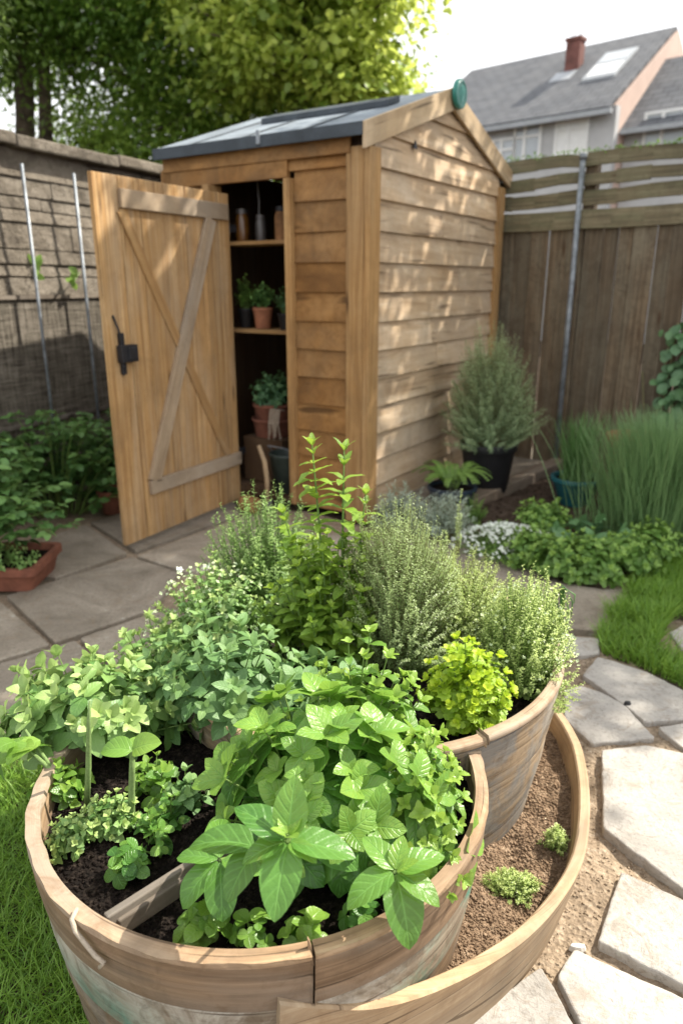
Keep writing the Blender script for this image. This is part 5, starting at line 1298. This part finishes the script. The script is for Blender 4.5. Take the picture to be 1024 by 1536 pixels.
b = G(128, 1215, S1); tp = D(135, 1052, b.y+.0); sb = MB(); sb.tube([b-Z*.02, b.lerp(tp, .4)+Vector((.003, 0, 0)), b.lerp(tp, .8), tp], [.0062, .0056, .0044, .0018], 12); sb.build('stem', M['fuzz'], t, smooth=True)
t = thing('bean_seedling', 'fuzzy bean stem leaning left over the planter rim', 'seedling', G(120, 1205, S1), bg)
b = G(122, 1205, S1+.0); tp = D(40, 1122, b.y+.03); sb = MB(); sb.tube([b-Z*.01, b.lerp(tp, .5)+Z*.01, tp], [.006, .005, .003], 10); sb.tube([b.lerp(tp, .4)+Z*.008, D(38, 1095, b.y+.06)], [.0045, .003], 8); sb.build('stem', M['fuzz'], t, smooth=True)
lb = LB()
for i in range(9):
    lb.add(tp+Vector((random.uniform(-.02, .03), random.uniform(-.02, .05), random.uniform(-.005, .03))), np.array([random.uniform(-1, .3), random.uniform(-1, .6), random.uniform(-.2, .4)]), (0, -.2, 1), .055, .042, .8, .2, random.uniform(0, .5))
lb.build('leaf', L['mint'], t, nl=8, na=2)
herb('potato_plant', 'broad leaved plant spilling over the left rim of the planter', 'plant', 'oreg', (-.56, 1.40, .36), .25, .19, .19, 60, .062, nl=8, na=4, prof='ovate', wave=.05, nodes=5, k=2, zmin=.05, asp=.66, droop=.8, fold=.2, young_tip=.6, base_r=.35)
herb('sage', 'mid green sage with oval leaves between the basil and the flowering oregano', 'herb', 'sage', (-.27, 1.47, S1), .25, .20, .24, 56, .062, nl=7, na=4, nodes=5, k=2, zmin=.3, asp=.55, droop=.6, fold=.2, young_tip=.35, wave=.03, elev=22)
herb('sage', 'low dark green sage in the middle behind the basil', 'herb', 'sage', (-.10, 1.43, S2-.03), .20, .17, .17, 50, .066, nl=7, na=4, nodes=4, k=2, zmin=.4, asp=.7, droop=.7, fold=.15, young_tip=.2, wave=.04, elev=10)
herb('oregano', 'pale flowering oregano on the left back of the planter', 'herb', 'oreg', (-.35, 1.83, S2-.06), .22, .22, .28, 120, .026, nl=4, nodes=9, k=2, zmin=.4, asp=.62, young_tip=.95, fl=170, fr=.0055)
herb('sage', 'dusty green leafy herb hanging over the back left edge of the planter', 'herb', 'oreg', (-.45, 1.62, S2-.1), .18, .22, .24, 60, .04, nl=6, serr=.08, nodes=6, zmin=.2, asp=.7)
# feathery dill/fennel behind
t = thing('carrot_tops', 'feathery dark green foliage with two pale buds behind the oregano', 'herb', (-.22, 2.1, S2)); lb = LB(); sb = MB()
needle_bush(lb, sb, (-.22, 2.08, S2-.04), .24, .20, .36, 260, 50, .016, .5, young=.4, zmin=.35, base_r=.5, wob=.03, elev=20); lb.build('foliage', L['oreg'], t, nl=2, na=1); sb.build('stem', M['stem'], t)
flowers('flower', [np.array(D(269, 855, 1.95)), np.array(D(308, 852, 2.0))]*3, .012, t, petals=6)
# lemon balm stalks
t = thing('lemon_balm', 'tall bright green lemon balm stalks rising in the middle of the planter', 'herb', (-.03, 1.74, S2)); lb = LB(); sb = MB()
mound(lb, sb, (-.03, 1.74, S2), .19, .14, .35, 52, Ls=.046, asp=.62, nodes=10, s0=.15, zmin=.5, base_r=.6, droop=.6, young_tip=.7, young_base=.25, stem_r=.003)
def stalk(lb, sb, base, tip, nodes, Ls, asp=.5, yb=.2, r=.003):
    base = np.array(base); tip = np.array(tip); ax = unit(tip-base); x = unit(np.cross(ax, [1, 0, 0])); y = np.cross(ax, x)
    sb.tube([base, (base+tip)/2+x*.004, tip], [r*1.2, r, r*.6], 6)
    for j in range(nodes):
        s = .25+.75*j/(nodes-1); p = base*(1-s)+tip*s; last = j >= nodes-2
        for m in range(4 if last else 3):
            a = j*1.9+m*(1.57 if last else 2.09)+random.uniform(-.3, .3); rad = x*math.cos(a)+y*math.sin(a); el = R(60 if last else random.uniform(5, 45)); d = rad*math.cos(el)+ax*math.sin(el); n_ = -rad*math.sin(el)+ax*math.cos(el)
            sz = Ls*random.uniform(.7, 1.15)*(.6 if last else 1); lb.add(p, d, n_, sz, sz*asp, random.gauss(.7, .2), .2, min(1, yb+.5*s*random.random()))
stalk(lb, sb, (-.04, 1.72, .55), D(468, 668, 1.74), 15, .058, .45, .4); stalk(lb, sb, (.0, 1.74, .55), D(516, 676, 1.78), 9, .07, .42, .15); stalk(lb, sb, (-.08, 1.76, .5), D(425, 770, 1.78), 11, .058); stalk(lb, sb, (.03, 1.76, .5), D(548, 742, 1.8), 10, .055)
lb.build('foliage', L['balm'], t, nl=6, na=2, serr=.05, wave=.04); sb.build('stem', M['stem'], t)
# thyme / rosemary masses
t = thing('thyme_bush', 'large airy grey-green thyme bush right of the tall stalks', 'herb', (.2, 1.8, S2)); lb = LB(); sb = MB()
needle_bush(lb, sb, (.15, 1.75, S2-.02), .195, .21, .40, 900, 64, .0092, .5, young=.6, zmin=.3, base_r=.42, wob=.02, elev=25, s0=.12, stem_r=.0008)
for (x, y, Y) in ((612, 752, 1.95), (690, 750, 1.9), (668, 780, 1.85), (590, 790, 1.85), (640, 775, 1.9)):
    tp = np.array(D(x, y, Y)); needle_bush(lb, sb, (tp[0], tp[1], tp[2]-.16), .012, .012, .16, 5, 46, .009, .5, young=.9, stem_r=.0008, wob=.004)
lb.build('foliage', L['thyme'], t, nl=2, na=1, prof='lance'); sb.build('stem', M['stemw'], t)
t = thing('thyme_bush', 'second feathery thyme bush behind the lime-green parsley', 'herb', (.42, 1.92, S2)); lb = LB(); sb = MB()
needle_bush(lb, sb, (.32, 1.82, S2-.02), .19, .19, .27, 640, 60, .0092, .5, young=.8, zmin=.3, base_r=.45, wob=.02, elev=25, s0=.12, stem_r=.0008)
lb.build('foliage', L['thyme2'], t, nl=2, na=1, prof='lance'); sb.build('stem', M['stemw'], t)
t = thing('thyme_bush', 'pale flowering thyme overhanging the right rim of the upper barrel', 'herb', (.5, 1.68, S2)); lb = LB(); sb = MB()
needle_bush(lb, sb, (.455, 1.62, S2-.01), .135, .16, .27, 560, 50, .0095, .6, young=.9, zmin=.15, base_r=.5, wob=.02, elev=25, s0=.1, stem_r=.0008)
lb.build('foliage', L['thyme2'], t, nl=2, na=1, prof='lance'); sb.build('stem', M['stem'], t)
pts = []
for i in range(150):
    a = random.uniform(0, 6.28); q = math.sqrt(random.random()); pts.append(np.array([.455+.14*q*math.cos(a), 1.62+.16*q*math.sin(a), S2+.265*math.sqrt(max(.05, 1-q*q))*random.uniform(.85, 1.06)]))
flowers('flower', pts, .0045, t, M['cream'])
herb('parsley', 'compact lime-green curly parsley at the front of the upper barrel', 'herb', 'pars', (.285, 1.42, S2), .115, .105, .20, 80, .030, nl=6, serr=.26, nodes=7, k=3, zmin=.35, asp=.8, droop=.5, young_tip=.85, young_base=.2, base_r=.25, wave=.1, elev=30, prof='round')
# chive loop
t = thing('chives', 'few drooping onion chive blades with a seed head at the right', 'herb', (.52, 1.72, S2)); sb = MB()
b0 = D(842, 960, 1.72)
for (x0, y0, x1, y1) in ((825, 888, 818, 930), (835, 880, 860, 905), (835, 878, 850, 950), (832, 882, 828, 940), (838, 880, 856, 925)):
    sb.tube([b0-Z*.12, b0, D((x0+842)/2+4, (y0+960)/2, 1.72), D(x0+8, y0, 1.72), D(x1+2, (y0+y1)/2, 1.71), D(x1, y1, 1.70)], [.003, .003, .0028, .0025, .002, .0012], 6)
sb.build('blade', L['chive'], t, smooth=True)
lb = LB()
for i in range(30): lb.add(np.array(D(834, 882, 1.72))+rng.normal(0, .006, 3), rng.normal(0, 1, 3), (0, 0, 1), .014, .006, .3, .1, .8)
lb.build('seed_head', L['thyme2'], t, nl=2)
# creeping thyme in the low ring
for (x, y, rx, ry, h_, n_, lab) in ((765, 1338, .075, .04, .045, 150, 'creeping thyme mat in the lower ring'), (832, 1272, .03, .032, .05, 60, 'small spiky herb tuft in the lower ring near the right board')):
    c = G(x, y, ringz(.4, 1)); t = thing('creeping_thyme', lab, 'herb', c, 'small herbs in the lower ring'); lb = LB(); sb = MB()
    needle_bush(lb, sb, c, rx, ry, h_, n_, 22, .008, .45, young=.9, zmin=.5, base_r=.7, wob=.006, elev=30, stem_r=.0007); lb.build('foliage', L['thyme2'], t, nl=2, na=1, prof='lance'); sb.build('stem', M['stem'], t)
# small weed at the foot of the ring
c = G(722, 1512, 0); herb('weed', 'tiny green weed at the foot of the low curved ring', 'weed', 'thyme2', c, .02, .015, .02, 16, .008, nl=2, nodes=4, zmin=.4)

# ------------------------------------------------------------------ light, sky, camera
az, el = R(25), R(47)
sv = Vector((math.cos(el)*math.cos(az), math.cos(el)*math.sin(az), math.sin(el)))
sun = bpy.data.lights.new('sun', 'SUN'); sun.energy = 5.0; sun.angle = R(.55); sun.color = (1, .93, .81)
so = bpy.data.objects.new('sun', sun); so.rotation_euler = (-sv).to_track_quat('-Z', 'Y').to_euler(); COL.objects.link(so)
w = bpy.data.worlds.new('World'); S.world = w; w.use_nodes = True; nt = w.node_tree; nt.nodes.clear()
out = nt.nodes.new('ShaderNodeOutputWorld'); bg_ = nt.nodes.new('ShaderNodeBackground'); sky = nt.nodes.new('ShaderNodeTexSky'); sky.sky_type = 'NISHITA'; sky.sun_disc = False
sky.sun_elevation = el; sky.sun_rotation = R(65); sky.dust_density = 3.5; sky.air_density = 1.0; sky.ozone_density = 1.0
tcn = nt.nodes.new('ShaderNodeTexCoord'); nz = nt.nodes.new('ShaderNodeTexNoise'); nz.inputs['Scale'].default_value = 1.6; nz.inputs['Detail'].default_value = 6
rmp = nt.nodes.new('ShaderNodeValToRGB'); rmp.color_ramp.elements[0].position = .28; rmp.color_ramp.elements[1].position = .5; rmp.color_ramp.elements[0].color = (.35, .35, .35, 1)
mx = nt.nodes.new('ShaderNodeMix'); mx.data_type = 'RGBA'; mx.inputs[7].default_value = (9.5, 9.6, 9.8, 1)
nt.links.new(tcn.outputs['Generated'], nz.inputs['Vector']); nt.links.new(nz.outputs['Fac'], rmp.inputs[0]); nt.links.new(rmp.outputs[0], mx.inputs[0]); nt.links.new(sky.outputs[0], mx.inputs[6])
nt.links.new(mx.outputs[2], bg_.inputs[0]); bg_.inputs[1].default_value = .093; nt.links.new(bg_.outputs[0], out.inputs[0])
cam = bpy.data.cameras.new('camera'); co = bpy.data.objects.new('camera', cam); COL.objects.link(co); S.camera = co
co.location = (0, 0, CH); co.rotation_euler = (R(90)-TH, 0, 0); cam.sensor_fit = 'VERTICAL'; cam.sensor_height = 36; cam.lens = F/1536*36; cam.clip_end = 500; cam.clip_start = .05
cam.dof.use_dof = True; cam.dof.focus_distance = 1.35; cam.dof.aperture_fstop = 3.2
S.view_settings.view_transform = 'Standard'; S.view_settings.look = 'None'; S.view_settings.exposure = .92; S.view_settings.gamma = 1
S.render.resolution_x = 682; S.render.resolution_y = 1024
